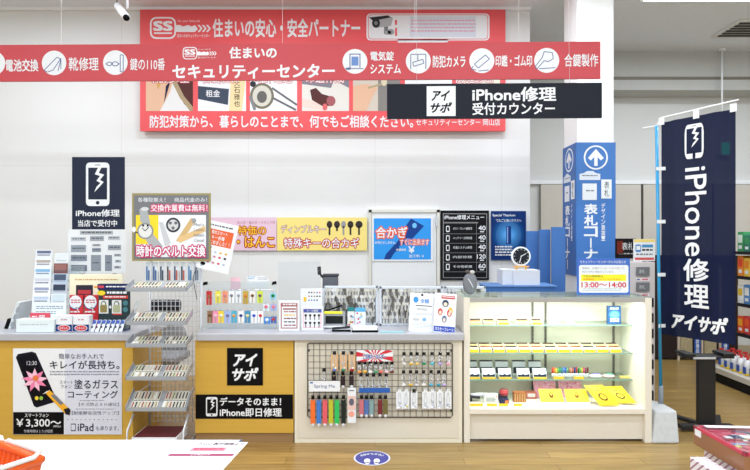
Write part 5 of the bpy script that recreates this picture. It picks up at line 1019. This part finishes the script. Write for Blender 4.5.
# padlock pack
def fp(pr):
    pr.rect('print', 97.5, 284, 128.5, 289.5, M(30, 40, 90), 1); pr.rect('print', 98.5, 285.5, 104, 288, M(206, 60, 80), 2); pr.dashes('print', 106, 286, 126, 288, 1, PAPER, 2, .6); pr.ell('print', 101.5, 293, 4, 2.4, M(236, 206, 30), 2); pr.dashes('print', 107, 291.5, 127, 294.5, 1, PAPER, 2, .7); pr.rect('print', 103, 295.5, 128, 298.5, M(206, 50, 44), 2); pr.dashes('print', 105, 296.3, 126, 298, 1, PAPER, 3, .6)
    for a, c in ((99, (140, 126, 70)), (112, (170, 176, 140))): pr.rect('padlock_picture', a, 300, a+9.5, 313.5, M(222, 224, 220), 2); pr.ell('padlock_picture', a+4.7, 304.5, 2.8, 3.6, M(90, 96, 90), 3); pr.ell('padlock_picture', a+4.7, 304.5, 1.8, 2.5, M(222, 224, 220), 4); pr.rrect('padlock_picture', a+1.3, 304.8, a+8.2, 312.3, 1.2, M(*c), 5)
    pr.text('print', '+', 109, 305.5, 111.5, 308.5, PAPER, 2, .04); pr.rect('print', 113, 313.6, 122, 315, M(206, 50, 44), 2); pr.ell('print', 125.5, 303, 2.6, 2.6, M(60, 120, 130), 2); pr.ell('print', 125.5, 309.5, 2.6, 2.6, M(60, 120, 130), 2)
cardbox('dark green padlock pack with two padlock pictures', 98.5, 128.5, 284, 4.27, .035, M(48, 62, 66), fp, name='product_box', cat='box')
for k in range(7):
    px = 93+k*4.7; x = X(px, 4.2); t = thing('small_packet', 'small white and blue packet leaning in the row, %s from left' % ORD[k], 'packet', (x, 4.2, ZT), 'small packets by the padlock pack')
    MB().obox((x-.012, 4.18, ZT+.002), (.026, 0, 0), (.008, .045, .085), (0, .008, -.002), M(228, 234, 244)).build('packet', t, bevel=.001); MB().obox((x-.008, 4.1795+.028, ZT+.06), (.024, 0, 0), (.002, .0125, .024), (0, -.002, .001), M(50, 84, 170)).build('header', t); MB().obox((x-.008, 4.1905, ZT+.03), (.01, 0, 0), (.001, .006, .012), (0, -.0015, .001), M(60, 60, 76)).build('content', t)
A = P(127, 312, 4.3); t = thing('leaning_panel', 'clear acrylic sheet leaning at the right end of the left worktop', 'panel', (A.x, 4.3, ZT)); MB().obox((X(126, 4.3), 4.25, ZT+.002), (.035, 0, .0), (.05, .12, .22), (0, .004, 0), ACRYL).build('sheet', t); MB().box(X(125, 4.3), X(131, 4.3), 4.24, 4.28, ZT+.001, ZT+.006, M(60, 90, 150)).build('foot', t)
# ================================================================ RIGHT HAND SIDE
# navy flag with pole and block
dl, drr = 4.40, 3.93
A, B = P(661.5, 0, dl), P(735.5, 0, drr); A.z = B.z = 0
U = (B-A); zt_ = Z(122.5, dl); zb_ = Z(334, dl)
wob = lambda x: (.012*math.sin((32-x)*.2)*min(1, (32-x)/12) if x < 32 else .012*math.sin((x-62)*.16)*min(1, (x-62)/12) if x > 62 else 0)
def vz(x): return 0
fl = thing('banner_flag', 'tall navy banner flag on pole with white phone repair lettering', 'flag', (P(660, 0, 4.38).x, 4.38, .25))
pl = Pl(A+Vector((0, 0, zt_)), U/100, Vector((0, 0, -(zt_-zb_)/100)), bend=wob)
pl.n = Vector((U.y, -U.x, 0)).normalized(); pl.n = pl.n if pl.n.y < 0 else -pl.n
FC = cloth_mat(); b = MB(); nx, ny = 40, 30; vs_ = [pl.at(100*i/nx, 100*j/ny)+pl.n*(.004*math.sin(j*.35+i*.1))*0 for j in range(ny+1) for i in range(nx+1)]
b.add(vs_, [(j*(nx+1)+i, (j+1)*(nx+1)+i, (j+1)*(nx+1)+i+1, j*(nx+1)+i+1) for j in range(ny) for i in range(nx)], FC, True); co = b.build('cloth', fl)
pr = Print(pl, fl)
def fx(px):   # picture column -> cloth coordinate
    k = (px-CX)/F; return 100*((k*A.y-A.x)/(U.x-k*U.y))
def fy(px, py):
    dd = A.y+U.y*fx(px)/100; return 100*(zt_-(EZ-(py-CY)*dd/F))/(zt_-zb_)
phone_icon(pr, 'phone_picture', fx(685), fy(694, 124), fx(704), fy(694, 158.5), PAPER, M(30, 36, 62), 1)
pr.text('lettering', 'iPhone', fx(685.5), fy(694, 167.5), fx(706.5), fy(694, 256), PAPER, 1, .008, rot=90)
pr.text('lettering', '修', fx(684), fy(694, 259), fx(709), fy(694, 281), PAPER, 1, .02); pr.text('lettering', '理', fx(685), fy(694, 285), fx(709), fy(694, 307), PAPER, 1, .02)
pr.text('lettering', 'アイサポ', fx(672), fy(698, 315.5), fx(727), fy(698, 331), PAPER, 1, .04, .3); pr.done()
PB = M(44, 150, 200, rough=.3); base = P(661, 410, 4.36); top = P(656.5, 126, 4.42)
dirn = (top-base)
MB().tube([base-Vector((0, 0, .02)), base+dirn*.085], .019, M(126, 134, 142), 12).build('pole_socket', fl); MB().tube([base+dirn*.085, top], .0125, PB, 12).build('pole', fl)
e0, e1 = pl.at(-24, -1.2), pl.at(104, -2.6); e0.z = Z(127, 4.5); b = MB(); b.tube([top+Vector((-.09, .04, -.01)), top+Vector((0, 0, 0)), pl.at(0, -1.5)+Vector((0,.0,.012)), pl.at(104, -2.2)+Vector((0, 0, .02))], .006, WHITE, 8); b.build('crossbar', fl)
for f_ in (0.5, 50, 97): q = pl.at(f_, -.8, 4); MB().obox(q+Vector((0, 0, -.035))-U.normalized()*.02, U.normalized()*.045, (0, 0, .06), pl.n*.003, PAPER).build('loop_tab', fl)
for f_ in (22, 47, 72, 96):
    q = pl.at(0, f_, 3); pp = base+dirn*((q.z-base.z)/dirn.z); MB().obox(Vector((pp.x-.016, pp.y-.016, q.z-.012)), Vector((q.x-pp.x+.045, q.y-pp.y, 0)), (0, 0, .028), (0, .004, 0), PAPER).build('loop_tab', fl)
CC = M(196, 198, 198, rough=.9, noise=.12, scale=25, bump=.3)
x0, x1, xt0, xt1 = X(653.5, 4.1), X(681.5, 4.1), X(655, 4.18), X(676.5, 4.18); h_ = .235; b = MB()
b.add([(x0, 4.12, 0), (x1, 4.12, 0), (x1, 4.48, 0), (x0, 4.48, 0), (xt0, 4.17, h_), (xt1, 4.17, h_), (xt1, 4.43, h_), (xt0, 4.43, h_)], [(0,3,2,1),(4,5,6,7),(0,1,5,4),(1,2,6,5),(2,3,7,6),(3,0,4,7)], CC)
o = b.build('flag_base_block', loc=((x0+x1)/2, 4.3, 0), bevel=.015); tag(o, 'pale concrete block on the floor carrying the blue flag pole', 'concrete block')
# nameplate rack behind the display case
rd = 4.95; x0, x1 = X(622, rd), X(655, rd)
t = thing('nameplate_rack', 'pale grey rack panel of nameplate samples beside the blue column sign', 'display rack', ((x0+x1)/2, rd, 0))
MB().box(x0, x1, rd, rd+.25, 0, Z(262, rd), M(206, 200, 198)).build('body', t, bevel=.004)
NP = ['black slate nameplate', 'dark wood nameplate', 'black glass nameplate', 'charcoal nameplate']
for k in range(9):
    yy = 267+k*15.5; a, b_ = 638, 653; grey = k < 2
    zz1, zz0 = Z(yy, rd-.012), Z(yy+9, rd-.012); c = M(110, 112, 116) if grey else M(32, 28, 30)
    if grey: a, b_ = 636, 649
    o = MB().box(X(a, rd), X(b_, rd), rd-.014, rd-.002, zz0, zz1, c).build('nameplate', loc=(X((a+b_)/2, rd), rd-.01, zz0), bevel=.001); tag(o, '%s nameplate sample with a price label, %s from the top' % ('grey' if grey else 'black', ORD[k]), 'nameplate', 'nameplate samples')
    pr = Print(frontal(rd-.0145), o); pr.text('lettering', ('表札', '和田', '小林', '石川', '山本', '中村', '高橋', '木村', '佐藤')[k] if 0 else '表札', a+3, yy+2.5, b_-4, yy+6.5, M(206, 206, 206), 1, 0); pr.done()
    o = MB().box(X(a, rd), X(b_, rd), rd-.006, rd-.001, Z(yy+14, rd), Z(yy+11, rd), M(238, 226, 228)).build('price_label', loc=(X((a+b_)/2, rd), rd, Z(yy+13, rd))); tag(o, 'pale price label directly under the %s nameplate sample from the top' % ORD[k], 'price label', 'price labels')
    pr = Print(frontal(rd-.0062), o); pr.rect('print', a+1, yy+11.8, a+4, yy+13, M(60, 90, 160), 1); pr.rect('print', a+6, yy+11.8, b_-1, yy+13, M(206, 90, 110), 1); pr.done()
o, pr = board('sign_card', 'black nameplate sign with silver lettering right of column', 'sign', frontal(5.0), 615.5, 238.5, 636, 258.5, M(26, 20, 22), .01)
pr.rect('print', 617, 241, 623, 254, M(110, 40, 30), 1); pr.text('lettering', '表札', 622, 242.5, 633.5, 250, M(206, 206, 206), 2, .01); pr.dashes('lettering', 619, 253, 634, 255, 1, M(170, 170, 170), 1, .6); pr.done()
MB().box(X(624, 5.0), X(628, 5.0), 5.011, 5.02, Z(268, 5.0), Z(245, 5.0), GR).build('bracket', o)
o, pr = board('sign_card', 'white card with yellow, red and blue bands above the nameplates', 'sign', frontal(4.97), 633.5, 239, 655, 261, PAPER, .006)
pr.rect('print', 634, 239.3, 654.8, 242, M(240, 216, 120), 1); pr.rect('print', 635, 257.5, 654, 260, M(206, 80, 80), 1); pr.rrect('print', 635.5, 244.5, 641, 252, 1, M(60, 130, 190), 1); pr.rect('print', 636.3, 246, 640.2, 250, PAPER, 2); pr.rect('print', 642, 244.5, 653, 247.5, M(60, 140, 190), 1); pr.dashes('print', 642, 249, 653, 252, 1, BLACK, 1, .6); pr.dashes('print', 636, 253.5, 653, 256, 1, GR, 1, .6); pr.done()
MB().box(X(643, 4.98), X(646, 4.98), 4.977, 4.99, Z(268, 4.98), Z(255, 4.98), GR).build('bracket', o)
# black pedestal table
x = X(705, 4.45); t = thing('pedestal_table', 'small black pedestal table with square post behind the flag', 'table', (x, 4.45, 0)); KB = M(20, 20, 22, rough=.4)
MB().box(x-.07, x+.07, 4.42, 4.46, .03, .59, KB).build('post', t, bevel=.004)
b = MB(); b.obox((x-.24, 4.36, .02), (.43, 0, 0), (0, .07, 0), (0, 0, .035), KB); b.build('foot_bar', t, bevel=.005); b = MB(); b.obox((x-.2, 4.72, .02), (.06, 0, 0), (.16, -.3, 0), (0, 0, .03), KB); b.obox((x+.2, 4.66, .02), (.06, 0, 0), (-.14, -.24, 0), (0, 0, .03), KB); b.build('foot_bar', t, bevel=.005)
MB().ball((x-.1, 4.42, .01), .02, .02, .012, M(150, 110, 50), 8, 5).build('glide', t)
b = MB(); b.box(x-.2, x+.2, 4.38, 4.5, .59, .61, KB); b.box(x-.2, x-.12, 4.37, 4.54, .61, .63, KB); b.box(x+.1, x+.2, 4.37, 4.52, .61, .635, KB); b.build('tray_top', t, bevel=.006); MB().box(x-.14, x+.04, 4.37, 4.379, .588, .603, M(200, 200, 204)).build('label_strip', t)
# far display cabinet behind the flag
fd = 7.0; t = thing('display_cabinet', 'dark framed display cabinet far behind the pedestal table', 'cabinet', (X(700, fd), fd, 0)); FX0, FX1 = X(652, fd), X(738, fd)
MB().box(FX0, FX1, fd, fd+.3, .03, 1.35, M(48, 38, 36)).build('body', t)
for a, b_ in ((680, 692), (704, 716)): MB().box(X(a, fd), X(b_, fd), fd-.01, fd-.001, Z(357, fd), Z(330, fd), M(168, 154, 120, noise=.4, scale=60)).build('sample_panel', t); 
for a in (677, 700.5, 718.5): MB().box(X(a, fd), X(a+2, fd), fd-.02, fd-.001, .0, 1.2, M(196, 180, 160)).build('frame_post', t)
for k, a in enumerate((694.5, 722.5)):
    o, pr = board('price_sign', 'small blue vertical price sign on far cabinet, %s one' % ('left', 'right')[k], 'sign', frontal(fd-.03), a, 337, a+6, 355, M(36, 88, 170), .005)
    pr.vtext('lettering', 'お得品', a+1.4, 339, a+4.6, 353, PAPER, 1, .02); pr.done()
# gondola along the right
gx, g0, g1_ = 3.72, 4.6, 6.1
t = thing('store_shelf', 'long store shelf unit at far right stocked with bright packs', 'shelf', (gx+.3, 5.3, 0)); SG = M(196, 190, 178)
MB().box(gx+.02, gx+.7, g0, g1_, 0, .1, M(24, 24, 26)).build('plinth', t); MB().box(gx, gx+.7, g0, g1_, .1, .16, SG).build('base_shelf', t, bevel=.004)
MB().box(gx+.66, gx+.7, g0, g1_, .16, 1.5, M(40, 40, 44)).build('back_panel', t)
for z in (.52, .85, 1.15, 1.42): s_ = MB().box(gx+.3, gx+.66, g0, g1_, z-.025, z, M(60, 58, 60)).build('shelf', t); MB().box(gx+.29, gx+.3, g0, g1_, z-.03, z+.005, M(40, 38, 42)).build('price_rail', s_)
# spray bottles on the base shelf
proto = None; caps = [(206, 40, 40), (40, 80, 180), (230, 180, 30)]
i = 0
for row in range(2):
    for k in range(12):
        y = 4.85+k*.1; x = gx+.1+row*.12; loc = (x, y, .16)
        if proto is None:
            tt = thing('spray_bottle', 'x x x x', 'bottle', loc, 'bottles on the base shelf'); proto = tt
            MB().tube([(x, y, .161), (x, y, .27), (x, y, .3), (x, y, .32)], [.034, .034, .03, .014], M(238, 240, 242), 12).build('bottle', tt); MB().box(x-.037, x-.0345, y-.022, y+.022, .18, .25, M(40, 80, 170)).build('label', tt); MB().tube([(x, y, .161), (x, y, .185)], .0352, M(236, 200, 40), 12).build('yellow_band', tt)
            b = MB(); b.tube([(x, y, .32), (x, y, .345)], .014, M(206, 50, 50), 10); b.box(x-.035, x+.012, y-.009, y+.009, .345, .362, M(206, 50, 50)); b.build('trigger', tt)
        else: tt = dup(proto, loc)
        tt['label'] = 'white spray bottle, %s row, %s from the near end of base shelf' % (('front', 'back')[row], ORD[k]); tt['group'] = '%s row of spray bottles' % ('front', 'back')[row]
packs = [[(236, 90, 40), (240, 170, 40), (220, 60, 60)], [(240, 240, 236), (226, 190, 50), (230, 110, 140), (80, 140, 200)], [(240, 140, 40), (230, 70, 40), (245, 200, 70)], [(60, 150, 90), (220, 236, 226), (40, 120, 100)]]
for si, z in enumerate((.52, .85, 1.15, 1.42)):
    z_h = .25 if si < 3 else .24; shn = ('lowest', 'second', 'third', 'top')[si]
    for k in range(13):
        y = 4.7+k*.105; c = packs[si][k % len(packs[si])]; c2 = packs[si][(k+1) % len(packs[si])]; h = z_h*random.uniform(.7, .95); x = gx+.33
        t = thing('product_pack', 'coloured product pack, %s from the near end on the %s upper shelf' % (ORD[k], shn), 'pack', (x, y, z), 'packs on the %s upper shelf' % shn)
        MB().box(x, x+.1, y, y+.09, z+.001, z+h, M(*c)).build('carton', t, bevel=.003); b = MB(); b.box(x-.002, x-.0005, y+.012, y+.078, z+h*.45, z+h*.85, M(*c2)); b.box(x-.002, x-.0005, y+.02, y+.07, z+h*.15, z+h*.32, PAPER); b.box(x+.02, x+.08, y-.002, y-.0005, z+h*.3, z+h*.8, M(*c2)); b.build('print', t)
# ================================================================ FOREGROUND
# white table with price sheet and basket
tz = .75; yb4 = (EZ-tz)*F/(439.5-CY); xr = X(240.5, yb4)
t = thing('display_table', 'white table in the left foreground with dark edge trim', 'table', (-.9, 1.6, 0)); TW = M(212, 218, 219, rough=.35)
q = [(-2.4, yb4, tz-.03), (xr, yb4, tz-.03), (xr+.035-.14, 1.0, tz-.03), (-2.4, 1.0, tz-.03)]
MB().prism([Vector(p) for p in q][::-1], (0, 0, .03), TW).build('tabletop', t, bevel=.003)
b = MB(); A, B = Vector(q[1]), Vector(q[2]); dv = (B-A); nn = Vector((-dv.y, dv.x, 0)).normalized(); nn = nn if nn.x > 0 else -nn; b.obox(A+nn*.0005, dv, nn*.008, (0, 0, .031), M(90, 100, 116)); b.build('edge_trim', t)
for x, y in ((-2.3, 2.05), (xr-.12, 2.05), (-2.3, 1.1), (xr-.2, 1.1)): MB().box(x-.02, x+.02, y-.02, y+.02, 0, tz-.03, M(180, 182, 186)).build('leg', t)
MB().box(xr-.16, xr-.15, 1.1, 2.05, .05, tz-.04, TW).build('side_panel', t)
# sheet on table
pl = Pl((-.755, 2.135, tz+.002), (.0049, .0, 0), (-.0012, -.0112, 0)); pl.n = Vector((0, 0, 1))
b = MB(); sx0, sx1 = 0, 48; b.prism([pl.at(0, 0), pl.at(52, 0), pl.at(52, 24), pl.at(0, 24)][::-1], (0, 0, .0015), PAPER); o = b.build('price_sheet', loc=(-.65, 2.05, tz+.001)); tag(o, 'white printed price sheet with pink block lying on the white table', 'sheet')
pl.o.z += .0018; pr = Print(pl, o); pr.text('lettering', 'さらに表示価格より', 14, .6, 50, 3.2, M(90, 60, 76), 1, .01); pr.rect('heading', 13, 5, 40, 8.5, M(238, 140, 156), 1); pr.dashes('heading', 15, 5.8, 38, 8, 1, M(220, 70, 100), 2, .7); pr.rect('heading', -0+1, 10.5, 50, 12.5, M(158, 64, 100), 1); pr.text('heading', '１０％ＯＦＦ', 18, 10.8, 32, 12.3, PAPER, 2, .01); pr.done()
# orange basket
OB = M(226, 90, 14, rough=.35)
def basket():
    ctr = Vector((-1.110, 1.397, 0)); zb2, zt2 = tz+.002, EZ-.572; rot = math.radians(-30.9)
    R = Matrix.Rotation(rot, 3, 'Z'); t = thing('shopping_basket', 'orange plastic shopping basket with white handles on the white table', 'basket', ctr+Vector((0, 0, tz)))
    a0, b0, a1, b1 = .155, .10, .20, .135
    def pt(u, v, k, inset=0):  # u,v in -1..1 on ring k (0 bottom, 1 top)
        a = a0+(a1-a0)*k-inset; b_ = b0+(b1-b0)*k-inset; return ctr+R @ Vector((a*u, b_*v, 0))+Vector((0, 0, zb2+(zt2-zb2)*k))
    b = MB()
    cs = [(-1, -1), (1, -1), (1, 1), (-1, 1)]
    b.prism([pt(u, v, 0) for u, v in cs], (0, 0, .004), OB); b.build('bottom', t)
    b = MB()
    for i in range(4):
        (u0, v0), (u1, v1) = cs[i], cs[(i+1) % 4]; n = 16 if i % 2 == 0 else 11
        for k in range(n+1):
            f_ = k/n; u, v = u0+(u1-u0)*f_, v0+(v1-v0)*f_; b.tube([pt(u, v, 0), pt(u, v, .96)], .0042, OB, 6)
        for kk_ in (.02, .3, .55): b.tube([pt(u0, v0, kk_), pt(u1, v1, kk_)], .0035 if kk_ > .1 else .006, OB, 6)
        # solid upper band
        p = [pt(u0, v0, .78), pt(u1, v1, .78), pt(u1, v1, 1), pt(u0, v0, 1)]; nrm = (p[1]-p[0]).cross(p[3]-p[0]).normalized()*.004; b.prism(p, nrm, OB)
    b.build('slotted_wall', t)
    b = MB(); 
    for i in range(4): b.tube([pt(*cs[i], 1), pt(*cs[(i+1) % 4], 1)], .011, OB, 10)
    b.build('rim', t)
    HW = M(224, 218, 212, rough=.3)
    for sg in (1, -1):
        b = MB(); z = Vector((0, 0, .014)); b.tube([pt(sg*.04, 1.03, 1), pt(sg*.1, 1.04, 1)+z, pt(sg*.9, 1.05, 1)+z, pt(sg*1.03, .85, 1)+z, pt(sg*1.03, -.85, 1)+z, pt(sg*.9, -1.05, 1)+z, pt(sg*.1, -1.04, 1)+z, pt(sg*.04, -1.03, 1)], .0065, HW, 8); b.build('handle', t)
basket()
# floor sticker
fy_ = EZ*F/(458-CY); t = thing('floor_sticker', 'round blue floor sticker with white footprints before the cream counter', 'floor sticker', (X(372, fy_), fy_, 0))
pl = Pl((X(372, fy_), fy_, .001), (.13, 0, 0), (0, -.13, 0)); pl.n = Vector((0, 0, 1))
pr = Print(pl, t); pr.ell('rim', 0, 0, 1, 1, M(214, 214, 226), 0, 40); pr.ell('disc', 0, 0, .91, .91, M(66, 66, 140), 1, 40)
for sg in (-1, 1): pr.ell('footprint', sg*.26+sg*.0, .42, .17, .3, PAPER, 2, 16); pr.ell('footprint', sg*.24, .7, .12, .16, PAPER, 2, 12)
msg = 'お並びください'
for i, ch in enumerate(msg):
    a = math.radians(-58+i*116/6); cx_, cy_ = .66*math.sin(a), -.2-.42*math.cos(a)+.1; pr.text('lettering', ch, cx_-.085, cy_-.11, cx_+.085, cy_+.11, PAPER, 2, .02)
pr.done()
# stacked boxes at bottom right
ST = stripe_mat()
A = P(693.5, 425.5, 2.25); zt5 = A.z; ux = Vector((.34, -.02, 0))*1.9; 
# left side edge runs towards the camera on the right
E = P(745, 453.5, (EZ-zt5)*F/(453.5-CY)); vy_ = (E-A)*1.0; vy_.z = 0
hh = .076
t = thing('gift_box', 'long box with clear lid over red tray, topmost of the striped stack', 'box', Vector((A.x+.3, A.y, zt5-hh)))
nrm = Vector((0, 0, -1))
MB().obox(A+Vector((0, 0, -hh)), ux, vy_, (0, 0, hh*.9), M(150, 104, 72, rough=.25)).build('tray', t, bevel=.003); MB().obox(A+Vector((0, 0, -hh*.1+.0002)), ux, vy_, (0, 0, .0008), M(206, 90, 110)).build('red_lining', t)
b = MB(); e = .012; RR = M(206, 66, 88); un, vn = ux.normalized(), vy_.normalized()
for o_, a_, b2 in ((A, ux, vn*e*1.6), (A, vy_, un*e), (A+vy_, ux, -vn*e*1.2), (A+ux, vy_, -un*e)): b.obox(o_+Vector((0, 0, -.012)), a_, b2, (0, 0, .0145), RR)
b.build('red_rim', t)
b = MB(); r = random.Random(5)
for i in range(90):
    p_, q_ = r.uniform(.03, .5), r.uniform(.05, .8); c = r.choice([(60, 66, 100), (216, 200, 110), (190, 190, 206), (206, 60, 90), (236, 236, 240), (160, 40, 60), (120, 150, 190)]); b.obox(A+ux*p_+vy_*q_+Vector((0, 0, -.0095+r.uniform(0, .004))), ux*r.uniform(.04, .12)+vy_*r.uniform(-.05, .05), vy_*r.uniform(.05, .16), (0, 0, .004), M(*c))
b.build('contents', t)
MB().obox(A+Vector((0, 0, .003)), ux, vy_, (0, 0, .0015), GLASS).build('clear_lid', t)
b = MB(); sn = Vector((-vn.y, vn.x, 0)); sn = sn if sn.x < 0 else -sn
b.obox(A+vy_*.04+sn*.0008+Vector((0, 0, -.034)), vy_*.13, (0, 0, .026), sn*.001, PAPER); b.obox(A+ux*.05+vy_*.04+Vector((0, 0, .0047)), ux*.45, vy_*.08, (0, 0, .001), PAPER); b.build('label', t)  # paper label on the side; white strip on the lid is painted glare
z = zt5-hh; i = 0
for k, (off, h) in enumerate(((.02, .12), (.03, .12), (.03, .12), (.02, .12), (.03, max(.02, z-.48)))):
    z0 = z-h
    if z0 < 0: break
    o = MB().obox(A*1+Vector((off, .0, 0))+un*.01+vn*.02+Vector((0, 0, z0-zt5+.0005)), ux*.97, vy_*.96, (0, 0, h-.001), ST).build('striped_box', loc=(A.x+.3, A.y-.2, z0), bevel=.002); tag(o, 'pale pink striped carton under the red box, %s of the stack from above' % ORD[k], 'box', 'striped cartons in the right stack'); z = z0
# lower neighbouring stack of striped boxes, in front and to the left
A2 = P(690, 456.5, 2.12); A2.z = A2.z
zz = A2.z; k = 0
while zz > .02 and k < 6:
    h = .15 if zz > .16 else zz; h = min(h, zz)
    o = MB().obox(Vector((A2.x, A2.y, zz-h+.0005)), Vector((.06, -.0, 0)), vn*.16+Vector((0, 0, 0)), (0, 0, h-.001), ST).build('striped_box', loc=(A2.x+.1, A2.y-.1, zz-h), bevel=.002); tag(o, 'small pale pink striped carton at left of pile, %s from the top' % ORD[k], 'box', 'small striped cartons'); zz -= h; k += 1
bpy.context.view_layer.update()
